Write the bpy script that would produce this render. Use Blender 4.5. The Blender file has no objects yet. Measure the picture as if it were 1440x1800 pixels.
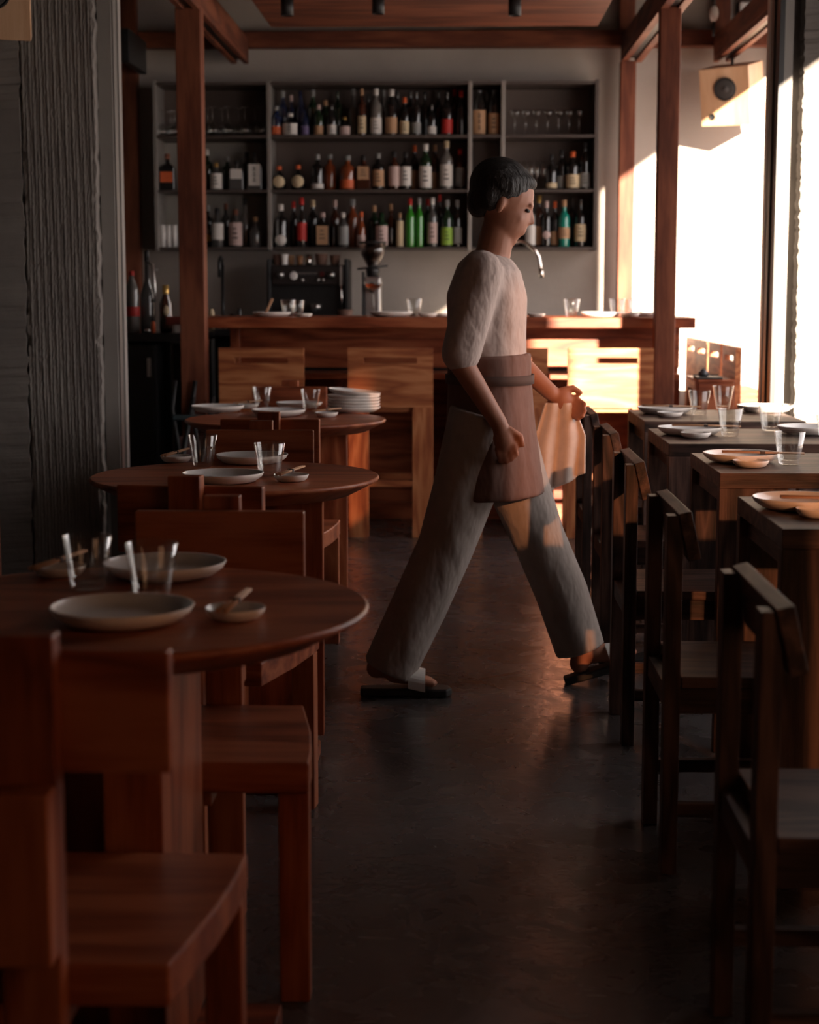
import bpy, bmesh, math, random
from mathutils import Vector, Matrix
random.seed(7)
C = bpy.context.scene
COL = C.collection
PI = math.pi

# ---------------------------------------------------------------- camera
H = 1.26; F = 3000.0; HOR = 508.0; VPX = 795.0
TH = math.atan((900-HOR)/F)
cth, sth = math.cos(TH), math.sin(TH)
PSI = math.atan((VPX-720)/F/cth)
FWD = Vector((-math.sin(PSI)*cth, math.cos(PSI)*cth, -sth))
RGT = Vector((math.cos(PSI), math.sin(PSI), 0))
UPV = RGT.cross(FWD)
cd = bpy.data.cameras.new('camera'); cam = bpy.data.objects.new('camera', cd); COL.objects.link(cam)
cam.matrix_world = Matrix(((RGT.x, UPV.x, -FWD.x, 0), (RGT.y, UPV.y, -FWD.y, 0), (RGT.z, UPV.z, -FWD.z, H), (0, 0, 0, 1)))
cd.sensor_fit = 'VERTICAL'; cd.sensor_height = 30.0; cd.sensor_width = 24.0; cd.lens = 50.0
cd.clip_start = 0.05; cd.clip_end = 200
cd.dof.use_dof = True; cd.dof.focus_distance = 4.7; cd.dof.aperture_fstop = 3.4
C.camera = cam

def ray(px, py): return FWD + RGT*((px-720)/F) + UPV*((900-py)/F)
def G(px, py, z):
    r = ray(px, py); t = (z-H)/r.z; return (r.x*t, r.y*t)
def PY(px, py, Y):
    r = ray(px, py); t = Y/r.y; return (r.x*t, H+r.z*t)

# ---------------------------------------------------------------- light
C.view_settings.view_transform = 'Standard'; C.view_settings.look = 'None'
C.view_settings.gamma = 1.0; C.view_settings.use_curve_mapping = False
C.view_settings.exposure = 0.14
world = bpy.data.worlds.new('sky'); C.world = world; world.use_nodes = True
bg = world.node_tree.nodes['Background']
bg.inputs[0].default_value = (0.90, 0.82, 0.80, 1); bg.inputs[1].default_value = 3.9
SUN = Vector((-0.35, 1.0, -0.245)).normalized()
sd = bpy.data.lights.new('sun', 'SUN'); sd.energy = 36.0; sd.angle = math.radians(0.9); sd.color = (1.0, 0.82, 0.64)
so = bpy.data.objects.new('sun', sd); COL.objects.link(so)
so.rotation_euler = SUN.to_track_quat('-Z', 'Y').to_euler(); so.location = (4, -6, 5)

# ---------------------------------------------------------------- materials
def newmat(name):
    m = bpy.data.materials.new(name); m.use_nodes = True
    nt = m.node_tree; b = nt.nodes['Principled BSDF']; return m, nt, b
def lin(c):
    return tuple(((v/255)/12.92 if v/255 <= .04045 else ((v/255+.055)/1.055)**2.4) for v in c)+(1,)
def plain(name, col, rough=.5, metal=0, coat=0, spec=.5, noise=0.0):
    m, nt, b = newmat(name)
    b.inputs['Base Color'].default_value = (*col[:3], 1); b.inputs['Roughness'].default_value = rough
    b.inputs['Metallic'].default_value = metal; b.inputs['Coat Weight'].default_value = coat
    b.inputs['Specular IOR Level'].default_value = spec
    if noise:
        tc = nt.nodes.new('ShaderNodeTexCoord'); n = nt.nodes.new('ShaderNodeTexNoise')
        n.inputs['Scale'].default_value = noise; n.inputs['Detail'].default_value = 5
        nt.links.new(tc.outputs['Object'], n.inputs['Vector'])
        mx = nt.nodes.new('ShaderNodeMix'); mx.data_type = 'RGBA'
        mx.inputs[6].default_value = (col[0]*.8, col[1]*.8, col[2]*.8, 1); mx.inputs[7].default_value = (min(1, col[0]*1.15), min(1, col[1]*1.15), min(1, col[2]*1.15), 1)
        nt.links.new(n.outputs['Fac'], mx.inputs[0]); nt.links.new(mx.outputs[2], b.inputs['Base Color'])
    return m
def wood(name, dark, mid, light, axis, rough=.45, ring=1.0, bump=.15, sc=1.0, coat=0.0):
    """straight and cathedral grain running along the given axis, board joints across it"""
    m, nt, b = newmat(name); N = nt.nodes; L = nt.links
    tc = N.new('ShaderNodeTexCoord'); oi = N.new('ShaderNodeObjectInfo')
    off = N.new('ShaderNodeVectorMath'); off.operation = 'SCALE'; off.inputs['Scale'].default_value = 17.0
    cx = N.new('ShaderNodeCombineXYZ')
    for i in range(3): L.new(oi.outputs['Random'], cx.inputs[i])
    L.new(cx.outputs[0], off.inputs[0])
    add = N.new('ShaderNodeVectorMath'); add.operation = 'ADD'
    L.new(tc.outputs['Object'], add.inputs[0]); L.new(off.outputs[0], add.inputs[1])
    def mapped(s_long, s_cross):
        mp = N.new('ShaderNodeMapping'); s = [s_cross*sc]*3; s['XYZ'.index(axis)] = s_long*sc
        mp.inputs['Scale'].default_value = s; L.new(add.outputs[0], mp.inputs['Vector']); return mp
    n1 = N.new('ShaderNodeTexNoise'); n1.inputs['Scale'].default_value = 1.0; n1.inputs['Detail'].default_value = 3
    L.new(mapped(1.1, 7.0).outputs[0], n1.inputs['Vector'])
    rg = N.new('ShaderNodeMath'); rg.operation = 'MULTIPLY'; rg.inputs[1].default_value = 9.0*ring; L.new(n1.outputs['Fac'], rg.inputs[0])
    fr = N.new('ShaderNodeMath'); fr.operation = 'PINGPONG'; fr.inputs[1].default_value = 1.0; L.new(rg.outputs[0], fr.inputs[0])
    n2 = N.new('ShaderNodeTexNoise'); n2.inputs['Scale'].default_value = 1.0; n2.inputs['Detail'].default_value = 6; n2.inputs['Roughness'].default_value = .7
    L.new(mapped(9.0, 160.0).outputs[0], n2.inputs['Vector'])
    n3 = N.new('ShaderNodeTexNoise'); n3.inputs['Scale'].default_value = 1.0; n3.inputs['Detail'].default_value = 2
    L.new(mapped(1.6, 2.6).outputs[0], n3.inputs['Vector'])
    a = N.new('ShaderNodeMath'); a.operation = 'MULTIPLY'; a.inputs[1].default_value = .38; L.new(fr.outputs[0], a.inputs[0])
    c = N.new('ShaderNodeMath'); c.operation = 'MULTIPLY_ADD'; c.inputs[1].default_value = .5; L.new(n2.outputs['Fac'], c.inputs[0]); L.new(a.outputs[0], c.inputs[2])
    d = N.new('ShaderNodeMath'); d.operation = 'MULTIPLY_ADD'; d.inputs[1].default_value = .45; L.new(n3.outputs['Fac'], d.inputs[0]); L.new(c.outputs[0], d.inputs[2])
    cr = N.new('ShaderNodeValToRGB'); e = cr.color_ramp.elements
    e[0].position = .44; e[0].color = (*dark, 1); e[1].position = .86; e[1].color = (*light, 1)
    q = cr.color_ramp.elements.new(.64); q.color = (*mid, 1)
    L.new(d.outputs[0], cr.inputs[0]); L.new(cr.outputs[0], b.inputs['Base Color'])
    b.inputs['Roughness'].default_value = rough; b.inputs['Specular IOR Level'].default_value = .32
    bp = N.new('ShaderNodeBump'); bp.inputs['Strength'].default_value = bump; bp.inputs['Distance'].default_value = .0015
    L.new(n2.outputs['Fac'], bp.inputs['Height']); L.new(bp.outputs[0], b.inputs['Normal'])
    return m
OAK = {a: wood('red oak '+a, (.13, .027, .010), (.25, .059, .023), (.37, .112, .048), a, rough=.42) for a in 'XYZ'}
BOAK = {a: wood('light oak '+a, (.25, .068, .026), (.40, .128, .048), (.54, .215, .09), a, rough=.5, ring=1.4) for a in 'XYZ'}
TIM = {a: wood('timber '+a, (.085, .022, .011), (.15, .042, .020), (.22, .070, .034), a, rough=.6, ring=.8) for a in 'XYZ'}
WAL = {a: wood('smoked oak '+a, (.014, .0065, .005), (.055, .027, .0205), (.12, .064, .049), a, rough=.5, ring=1.6, bump=.5) for a in 'XYZ'}
PALE = {a: wood('birch '+a, (.50, .29, .16), (.60, .36, .21), (.68, .44, .27), a, rough=.45, ring=.5) for a in 'XYZ'}
STICK = plain('chopstick wood', (.55, .30, .17), .5)
STICKD = plain('chopstick band', (.06, .035, .03), .5)

def m_floor():
    m, nt, b = newmat('polished dark concrete'); N = nt.nodes; L = nt.links
    tc = N.new('ShaderNodeTexCoord')
    n = N.new('ShaderNodeTexNoise'); n.inputs['Scale'].default_value = 1.3; n.inputs['Detail'].default_value = 9; n.inputs['Roughness'].default_value = .65
    mp = N.new('ShaderNodeMapping'); mp.inputs['Scale'].default_value = (1, .8, 1); L.new(tc.outputs['Object'], mp.inputs[0]); L.new(mp.outputs[0], n.inputs['Vector'])
    cr = N.new('ShaderNodeValToRGB'); cr.color_ramp.elements[0].position = .3; cr.color_ramp.elements[0].color = (.036, .031, .031, 1)
    cr.color_ramp.elements[1].position = .75; cr.color_ramp.elements[1].color = (.10, .088, .085, 1)
    L.new(n.outputs['Fac'], cr.inputs[0]); L.new(cr.outputs[0], b.inputs['Base Color'])
    n2 = N.new('ShaderNodeTexNoise'); n2.inputs['Scale'].default_value = 7; n2.inputs['Detail'].default_value = 8; n2.inputs['Distortion'].default_value = 1.2
    L.new(tc.outputs['Object'], n2.inputs['Vector'])
    mr = N.new('ShaderNodeMapRange'); mr.inputs[1].default_value = .3; mr.inputs[2].default_value = .7; mr.inputs[3].default_value = .16; mr.inputs[4].default_value = .36
    L.new(n2.outputs['Fac'], mr.inputs[0]); L.new(mr.outputs[0], b.inputs['Roughness'])
    n3 = N.new('ShaderNodeTexNoise'); n3.inputs['Scale'].default_value = 45; n3.inputs['Detail'].default_value = 6; L.new(tc.outputs['Object'], n3.inputs['Vector'])
    bp = N.new('ShaderNodeBump'); bp.inputs['Strength'].default_value = .25; bp.inputs['Distance'].default_value = .004; L.new(n3.outputs['Fac'], bp.inputs['Height'])
    L.new(bp.outputs[0], b.inputs['Normal']); return m
def m_plaster(name, c0, c1, rough=.85, scale=2.0, bump=.3, bs=30):
    m, nt, b = newmat(name); N = nt.nodes; L = nt.links
    tc = N.new('ShaderNodeTexCoord'); n = N.new('ShaderNodeTexNoise'); n.inputs['Scale'].default_value = scale; n.inputs['Detail'].default_value = 7
    L.new(tc.outputs['Object'], n.inputs['Vector'])
    cr = N.new('ShaderNodeValToRGB'); cr.color_ramp.elements[0].position = .35; cr.color_ramp.elements[0].color = (*c0, 1)
    cr.color_ramp.elements[1].position = .7; cr.color_ramp.elements[1].color = (*c1, 1)
    L.new(n.outputs['Fac'], cr.inputs[0]); L.new(cr.outputs[0], b.inputs['Base Color']); b.inputs['Roughness'].default_value = rough
    n2 = N.new('ShaderNodeTexNoise'); n2.inputs['Scale'].default_value = bs; n2.inputs['Detail'].default_value = 6; L.new(tc.outputs['Object'], n2.inputs['Vector'])
    bp = N.new('ShaderNodeBump'); bp.inputs['Strength'].default_value = bump; bp.inputs['Distance'].default_value = .006; L.new(n2.outputs['Fac'], bp.inputs['Height'])
    L.new(bp.outputs[0], b.inputs['Normal']); return m
FLOORM = m_floor()
PLAST = m_plaster('limewash plaster', (.40, .345, .30), (.50, .44, .39))
CONC = m_plaster('raw concrete', (.17, .152, .138), (.27, .245, .222), bump=.7, bs=22)
SMOOTH = m_plaster('smooth grey render', (.24, .22, .205), (.30, .28, .26), bump=.15)
DARKCEIL = plain('dark ceiling', (.06, .052, .047), .9)
STEEL = plain('grey steel channel', (.20, .19, .18), .45, .6)
BLACKST = plain('black steel', (.025, .024, .024), .4, .3)
BLACK = plain('matt black', (.012, .012, .013), .55)
BLACKGL = plain('gloss black', (.015, .014, .014), .2)
CHROME = plain('polished chrome', (.85, .83, .80), .12, 1)
ALU = plain('brushed aluminium', (.62, .60, .58), .38, 1)
GREYPL = plain('shelf grey metal', (.085, .066, .058), .5, .35)
ZINC = plain('pale metal edge', (.42, .39, .36), .4, .7)
WHITEPL = plain('white plastic', (.75, .72, .69), .4)
CER = plain('off white stoneware', (.86, .79, .73), .45, noise=30)
CERIN = plain('grey glaze', (.66, .63, .61), .3, coat=.3, noise=12)
def glass(name, col=(1, 1, 1), rough=0.0, ior=1.45):
    m, nt, b = newmat(name); b.inputs['Base Color'].default_value = (*col, 1); b.inputs['Transmission Weight'].default_value = 1
    b.inputs['Roughness'].default_value = rough; b.inputs['IOR'].default_value = ior; return m
def thin_glass(name, tint=(.97, .97, .96)):
    m, nt, b = newmat(name); nt.nodes.remove(b); N = nt.nodes; L = nt.links
    t = N.new('ShaderNodeBsdfTransparent'); t.inputs[0].default_value = (*tint, 1)
    g = N.new('ShaderNodeBsdfGlossy'); g.inputs['Roughness'].default_value = .03; g.inputs[0].default_value = (1, 1, 1, 1)
    lw = N.new('ShaderNodeLayerWeight'); lw.inputs[0].default_value = .5
    pw = N.new('ShaderNodeMath'); pw.operation = 'POWER'; pw.inputs[1].default_value = 2.0; L.new(lw.outputs['Facing'], pw.inputs[0])
    f = N.new('ShaderNodeMath'); f.operation = 'MULTIPLY_ADD'; f.inputs[1].default_value = .62; f.inputs[2].default_value = .06; L.new(pw.outputs[0], f.inputs[0])
    mx = N.new('ShaderNodeMixShader'); L.new(f.outputs[0], mx.inputs[0]); L.new(t.outputs[0], mx.inputs[1]); L.new(g.outputs[0], mx.inputs[2])
    L.new(mx.outputs[0], N['Material Output'].inputs[0]); return m
GLASS = thin_glass('clear glass')
DRINK = glass('orange drink', (.95, .16, .04), ior=1.33)
def bottleglass(name, col): return plain(name, col, .08, 0, .6, .6)
BG = {'black': bottleglass('black bottle glass', (.010, .009, .009)), 'green': bottleglass('dark green bottle glass', (.010, .028, .012)),
      'bright green': bottleglass('bright green bottle glass', (.03, .22, .02)), 'brown': bottleglass('brown bottle glass', (.05, .015, .008)),
      'blue': bottleglass('dark blue bottle glass', (.012, .018, .05)), 'amber': bottleglass('amber spirit', (.20, .045, .015)),
      'teal': bottleglass('teal bottle glass', (.01, .20, .15)), 'clear': bottleglass('clear spirit bottle', (.15, .14, .13)),
      'grey': bottleglass('grey bottle glass', (.07, .068, .066))}
LB = {'white': plain('white paper', (.62, .58, .54), .7), 'cream': plain('cream paper', (.55, .43, .27), .7), 'tan': plain('tan paper', (.42, .24, .13), .7),
      'red': plain('red paper', (.45, .02, .015), .6), 'black': plain('black paper', (.02, .018, .018), .6), 'pink': plain('pink paper', (.50, .36, .33), .7),
      'orange': plain('orange paper', (.60, .11, .03), .6), 'lime': plain('lime green paper', (.30, .50, .06), .6), 'purple': plain('violet paper', (.14, .10, .22), .6),
      'grey': plain('grey paper', (.25, .25, .24), .7), 'gold': plain('gold foil', (.55, .34, .10), .35, .6)}
INK = plain('printed ink', (.03, .025, .025), .7)
SKIN = plain('skin', (.36, .15, .09), .55)
HAIR = plain('dark hair', (.012, .009, .008), .6)
def add_bump(m, scale, dist, stretch=(1, 1, 1)):
    nt = m.node_tree; N = nt.nodes; L = nt.links; b = N['Principled BSDF']
    tc = N.new('ShaderNodeTexCoord'); mp = N.new('ShaderNodeMapping'); mp.inputs['Scale'].default_value = stretch
    n = N.new('ShaderNodeTexNoise'); n.inputs['Scale'].default_value = scale; n.inputs['Detail'].default_value = 4
    bp = N.new('ShaderNodeBump'); bp.inputs['Distance'].default_value = dist; bp.inputs['Strength'].default_value = .8
    L.new(tc.outputs['Object'], mp.inputs[0]); L.new(mp.outputs[0], n.inputs['Vector']); L.new(n.outputs['Fac'], bp.inputs['Height']); L.new(bp.outputs[0], b.inputs['Normal'])
add_bump(HAIR, 30, .02, (1, 3, .5))
SHIRT = plain('grey beige cotton', (.50, .39, .35), .9, noise=25)
APRON = plain('brown linen', (.17, .09, .07), .9, noise=25)
PANTS = plain('pale grey trousers', (.34, .285, .255), .9, noise=20)
add_bump(SHIRT, 7, .05, (1, 1, .6)); add_bump(APRON, 6, .04, (1, 1, .4)); add_bump(PANTS, 6, .05, (1, 1, .45))
TOWEL = plain('cream cloth', (.62, .50, .44), .9, noise=30)
RUBBER = plain('black rubber', (.012, .011, .011), .6)
LEATHER = plain('white leather strap', (.60, .58, .55), .5)
COFFEE = plain('coffee beans', (.03, .015, .01), .6, noise=200)
PAPERT = plain('candle wax', (.60, .47, .30), .6)
TERRA = plain('clay brown', (.17, .09, .065), .7)

# ---------------------------------------------------------------- mesh helpers
class MB:
    def __init__(s): s.bm = bmesh.new(); s.M = Matrix.Identity(4)
    def _v(s, p): return s.bm.verts.new(s.M @ Vector(p))
    def box(s, x0, x1, y0, y1, z0, z1):
        v = [s._v((x, y, z)) for z in (z0, z1) for y in (y0, y1) for x in (x0, x1)]
        for f in ((0, 2, 3, 1), (4, 5, 7, 6), (0, 1, 5, 4), (2, 6, 7, 3), (0, 4, 6, 2), (1, 3, 7, 5)): s.bm.faces.new([v[i] for i in f])
        return s
    def prism(s, poly, a, b, plane='XY'):
        def P(u, w, h): return {'XY': (u, w, h), 'XZ': (u, h, w), 'YZ': (h, u, w)}[plane]
        A = [s._v(P(u, w, a)) for u, w in poly]; B = [s._v(P(u, w, b)) for u, w in poly]; n = len(poly)
        s.bm.faces.new(A); s.bm.faces.new(B[::-1])
        for i in range(n): s.bm.faces.new((A[i], B[i], B[(i+1) % n], A[(i+1) % n]))
        return s
    def lathe(s, prof, n=32, c=(0, 0, 0), squash=(1, 1), wob=0.0, closed=False, smooth=True):
        rings = []
        for r, z in prof:
            if r < 1e-6: rings.append([s._v((c[0], c[1], c[2]+z))])
            else: rings.append([s._v((c[0]+r*squash[0]*(1+wob*math.sin(2*a+1)+wob*.5*math.sin(3*a))*math.cos(a), c[1]+r*squash[1]*(1+wob*math.sin(2*a+1)+wob*.5*math.sin(3*a))*math.sin(a), c[2]+z)) for a in [2*PI*i/n for i in range(n)]])
        pr = list(zip(rings[:-1], rings[1:]))
        if closed: pr.append((rings[-1], rings[0]))
        for A, B in pr:
            for i in range(n):
                j = (i+1) % n
                if len(A) == 1 and len(B) == 1: continue
                if len(A) == 1: f = (A[0], B[j], B[i])
                elif len(B) == 1: f = (A[i], A[j], B[0])
                else: f = (A[i], A[j], B[j], B[i])
                fc = s.bm.faces.new(f); fc.smooth = smooth
        return s
    def tube(s, pts, r, n=12, cap=True):
        pts = [Vector(p) for p in pts]; rr = r if isinstance(r, (list, tuple)) else [r]*len(pts); rings = []
        up = Vector((0, 0, 1)); prev = None
        for i, p in enumerate(pts):
            t = (pts[min(i+1, len(pts)-1)]-pts[max(i-1, 0)]).normalized()
            if prev is None:
                u = t.cross(up)
                if u.length < 1e-3: u = t.cross(Vector((0, 1, 0)))
            else: u = prev - t*prev.dot(t)
            u.normalize(); prev = u; w = t.cross(u)
            rings.append([s._v(p+(u*math.cos(a)+w*math.sin(a))*rr[i]) for a in [2*PI*k/n for k in range(n)]])
        for A, B in zip(rings[:-1], rings[1:]):
            for i in range(n):
                f = s.bm.faces.new((A[i], A[(i+1) % n], B[(i+1) % n], B[i])); f.smooth = True
        if cap: s.bm.faces.new(rings[0][::-1]); s.bm.faces.new(rings[-1])
        return s
    def ell(s, c, r, rot=None, n=20):
        M = Matrix.Translation(c) @ (rot.to_matrix().to_4x4() if rot else Matrix.Identity(4)) @ Matrix.Diagonal((*r, 1))
        res = bmesh.ops.create_uvsphere(s.bm, u_segments=n, v_segments=n*2//3, radius=1, matrix=s.M @ M)
        for v in res['verts']:
            for f in v.link_faces: f.smooth = True
        return s
    def build(s, name, mat, parent=None, loc=(0, 0, 0), bevel=0, seg=2, kind=None):
        bmesh.ops.recalc_face_normals(s.bm, faces=s.bm.faces)
        me = bpy.data.meshes.new(name); s.bm.to_mesh(me); s.bm.free()
        for m in (mat if isinstance(mat, (list, tuple)) else [mat]): me.materials.append(m)
        o = bpy.data.objects.new(name, me); COL.objects.link(o); o.location = loc
        if parent: o.parent = parent
        if bevel:
            b = o.modifiers.new('bevel', 'BEVEL'); b.width = bevel; b.segments = seg; b.limit_method = 'ANGLE'; b.angle_limit = math.radians(35)
        if kind: o['kind'] = kind
        return o
def box(name, b, mat, parent=None, bevel=.003, kind=None):
    """a box part given by its bounds; its origin is the box centre so that the wood grain differs"""
    c = ((b[0]+b[1])/2, (b[2]+b[3])/2, (b[4]+b[5])/2)
    return MB().box(b[0]-c[0], b[1]-c[0], b[2]-c[1], b[3]-c[1], b[4]-c[2], b[5]-c[2]).build(name, mat, parent, c, bevel, kind=kind)
def thing(name, label, cat, loc=(0, 0, 0), rz=0, group=None):
    o = bpy.data.objects.new(name, None); COL.objects.link(o); o.empty_display_size = .05
    o.location = loc; o.rotation_euler = (0, 0, rz); tag(o, label, cat, group); return o
def tag(o, label, cat, group=None):
    o['label'] = label; o['category'] = cat
    if group: o['group'] = group
    return o
def dup(r, loc, rz=0, label=None, group=None):
    n = r.copy(); COL.objects.link(n); n.location = loc; n.rotation_euler = (0, 0, rz)
    if label: n['label'] = label
    if group: n['group'] = group
    for ch in list(r.children):
        c = ch.copy(); COL.objects.link(c); c.parent = n
        for g in list(ch.children):
            d = g.copy(); COL.objects.link(d); d.parent = c
    return n
def S(name, b, mat, bevel=0): return box(name, b, mat, None, bevel, 'structure')

# ================================================================ SETTING
YP = 7.2            # concrete portal between dining room and bar room
YB = 10.8           # back wall of the bar
XR = 2.0            # window wall of the dining room
CZ = 3.3
S('floor', (-4.5, 2.15, -3.5, YB, -.12, 0), FLOORM)
S('ceiling', (-4.5, 2.15, -3.5, YB+.3, CZ, CZ+.15), DARKCEIL)
S('wall_back', (-4.5, 2.15, YB, YB+.2, 0, CZ), PLAST)
S('wall_left', (-4.7, -4.5, -3.5, YB+.2, 0, CZ), CONC)
# window wall of the dining room: solid piers between openings
Z_S, Z_H, Z_H2 = .35, 2.66, 2.65
def wallseg(n, y0, y1, z0, z1, x=XR, t=.12, m=PLAST): S(n, (x, x+t, y0, y1, z0, z1), m)
W1 = (-.40, 1.68); W2 = (4.25, 6.6)
for i, (a, b) in enumerate(((-3.5, W1[0]), (W1[1], W2[0]), (W2[1], 7.40))): wallseg('wall_right', a, b, 0, CZ)
for (a, b), zh in ((W1, Z_H), (W2, Z_H2)):
    wallseg('wall_right', a, b, 0, Z_S); wallseg('wall_right', a, b, zh, CZ)
# window wall of the bar room
XB = 2.0; WB = (7.40, 10.6); ZBS, ZBH = .62, 2.72
wallseg('wall_right', WB[1], YB, 0, CZ, XB)
wallseg('wall_right', WB[0], WB[1], 0, ZBS, XB); wallseg('wall_right', WB[0], WB[1], ZBH, CZ, XB)
S('wall_front', (-4.5, XR+.12, -3.62, -3.5, 0, CZ), PLAST)
# portal: left concrete, ribbed face with broken edge
XL1 = -1.485
S('wall_left', (-4.5, XL1-.005, YP+.02, YP+.45, 0, CZ), CONC)
def ribbed(x0, x1, y, z0, z1, pitch=.0145, seed=1, dep=.1):
    rnd = random.Random(seed); s = MB(); nx = int((x1-x0)/pitch*4); nz = 260
    jag = [rnd.gauss(0, 1) for _ in range(nz+1)]
    for k in range(2): jag = [(jag[max(i-1, 0)]+2*jag[i]+jag[min(i+1, nz)])/4 for i in range(nz+1)]
    rows = []
    for j in range(nz+1):
        z = z0+(z1-z0)*j/nz; row = []
        for i in range(nx+1):
            u = i/nx; x = x0+(x1-x0)*u; edge = max(0, 1-(x1-x)/.02)+max(0, 1-(x-x0)/.015)
            ph = (x-x0)/pitch+.10*math.sin(z*5+seed)+.12*math.sin(z*1.7+i*.01)
            d = -.0048*abs(math.sin(PI*ph))*(.6+.4*math.sin(z*9+i*.7)) + rnd.uniform(-.0014, .0014)
            x += (.006*jag[j] if i == nx else 0) - (.004*jag[(j*3) % nz] if i == 0 else 0)
            row.append(s._v((x, y+d+edge*.009*abs(jag[j]), z)))
        rows.append(row)
    for a, b in zip(rows[:-1], rows[1:]):
        for i in range(nx): s.bm.faces.new((a[i], a[i+1], b[i+1], b[i]))
    # returns into the wall so the edge has depth
    for col in (0, nx):
        back = [s._v((r[col].co.x, y+dep, r[col].co.z)) for r in rows]
        for a, b, c, d in zip(rows[:-1], rows[1:], back[:-1], back[1:]): s.bm.faces.new((a[col], b[col], d, c))
    return s
ribbed(-1.79, XL1, YP-.012, 0, CZ, seed=3).build('trim_1', CONC, kind='structure')
# plain concrete left of the ribs, standing a little proud with a ragged seam
s = ribbed(-4.5, -1.795, YP-.02, 0, CZ, pitch=.5, seed=9); s.build('trim_2', CONC, kind='structure')
S('trim_3', (XL1+.002, -1.425, YP+.06, YP+.10, 0, CZ), SMOOTH)          # smooth render return
S('trim_4', (-1.425, -1.418, YP+.07, YP+.14, 0, CZ), STEEL); S('trim_5', (-1.424, -1.411, YP+.14, YP+.20, 0, CZ), SMOOTH)
# portal: right
S('wall_right', (1.485, XR, 7.372, 7.56, 0, CZ), CONC)
ribbed(1.466, 1.66, 7.36, 0, CZ, pitch=.3, seed=5, dep=.15).build('trim_7', CONC, kind='structure')
S('trim_8', (1.425, 1.485, 7.46, 7.56, 0, CZ), CONC)
S('trim_9', (1.387, 1.424, 7.385, 7.55, 0, CZ), SMOOTH)
S('trim_10', (1.366, 1.387, 7.38, 7.46, 0, CZ), BLACKST)
S('trim_11', (1.362, 1.39, 7.50, 7.56, 0, CZ), STEEL); S('trim_12', (1.362, 1.372, 7.60, 7.66, 0, CZ), WHITEPL)
S('wall_right', (1.39, XB, 7.56, 7.62, 0, CZ), SMOOTH)
# bar-room window frame and the dining windows
def window(n, x, y0, y1, z0, z1, muls, mat):
    w = MB(); t = .05
    w.box(x, x+.06, y0, y0+t, z0, z1).box(x, x+.06, y1-t, y1, z0, z1).box(x, x+.06, y0+t, y1-t, z0, z0+t).box(x, x+.06, y0+t, y1-t, z1-t, z1)
    for y in muls: w.box(x, x+.06, y-.02, y+.02, z0+t, z1-t)
    return w.build(n, mat, bevel=.003, kind='structure')
window('window_1', XB+.03, WB[0], WB[1], ZBS, ZBH, [], WHITEPL)
window('window_2', XR+.03, W2[0], W2[1], Z_S, Z_H2, [], BLACKST)
window('window_3', XR+.03, W1[0], W1[1], Z_S, Z_H, [], BLACKST)
# tinted sheer sun filter added unseen in the near window to dim its sun
m, nt, b = newmat('sheer sun filter'); nt.nodes.remove(b)
tr = nt.nodes.new('ShaderNodeBsdfTransparent'); tr.inputs[0].default_value = (.34, .235, .17, 1)
tl = nt.nodes.new('ShaderNodeBsdfTranslucent'); tl.inputs[0].default_value = (.50, .41, .34, 1)
mx = nt.nodes.new('ShaderNodeMixShader'); mx.inputs[0].default_value = .38
nt.links.new(tr.outputs[0], mx.inputs[1]); nt.links.new(tl.outputs[0], mx.inputs[2]); nt.links.new(mx.outputs[0], nt.nodes['Material Output'].inputs[0])
SUN_FILTER = m
box('window_3_sun_filter', (XR+.005, XR+.008, W1[0]-.05, W1[1]+.05, Z_S, Z_H+.05), SUN_FILTER, None, 0, 'structure').name = 'trim_13_sun_filter'
# baseboard strip at back, sill
S('trim_14', (XB-.16, XB+.12, WB[0], WB[1], ZBS-.03, ZBS+.02), WHITEPL, .005)

# ---------------------------------------------------------------- timber frame of the bar room
def timber(name, b, axis, label, cat='beam', group=None):
    o = box(name, b, TIM[axis], None, .004); return tag(o, label, cat, group)
timber('timber_post', (-1.378, -1.252, 8.64, 8.76, 0, 2.64), 'Z', 'reddish timber post standing at the left end of the wooden bar', 'post')
timber('timber_post', (1.018, 1.12, 8.67, 8.77, 0, 2.64), 'Z', 'reddish timber post standing in front of the right end of the bar', 'post')
timber('timber_post', (1.010, 1.103, 10.60, 10.69, 0, 2.627), 'Z', 'timber post against the back wall right of the bottle shelves, sunlit below', 'post')
timber('timber_post', (-2.035, -1.93, 10.60, 10.69, 0, 3.3), 'Z', 'dark timber post at the far left behind the black worktop', 'post')
timber('timber_post', (1.58, 1.68, 10.70, 10.79, 2.822, 3.3), 'Z', 'short upright timber above the hanging bar speaker', 'post')
timber('timber_post', (1.010, 1.103, 10.70, 10.79, 2.822, 3.3), 'Z', 'short upright timber above the long beam at the shelf end', 'post')
timber('cross_beam', (-1.93, 1.95, 10.69, 10.79, 2.725, 2.822), 'X', 'long horizontal timber beam running across the back above the bottle shelves', 'beam')
def rail_beam(x0, x1, y0, label):
    t = thing('ceiling_beam', label, 'beam', ((x0+x1)/2, 0, 0)); c = (x0+x1)/2; w = (x1-x0)/2
    box('upper_board', (-w, w, y0, 10.69, 2.657, 2.78), TIM['Y'], t); g = .022
    box('side_board', (-w, -g, y0, 10.69, 2.627, 2.657), TIM['Y'], t, .002); box('side_board', (g, w, y0, 10.69, 2.627, 2.657), TIM['Y'], t, .002)
    box('track', (-g+.002, g-.002, y0+.05, 10.6, 2.641, 2.656), BLACKST, t, 0)
    return t
rail_beam(-1.361, -1.255, 7.6, 'grooved ceiling beam running towards the back over the left bar post')
rail_beam(1.017, 1.142, 7.6, 'grooved ceiling beam running towards the back over the right bar post')
rail_beam(1.578, 1.683, 7.6, 'grooved ceiling beam by the window, above the hanging bar speaker')
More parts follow.
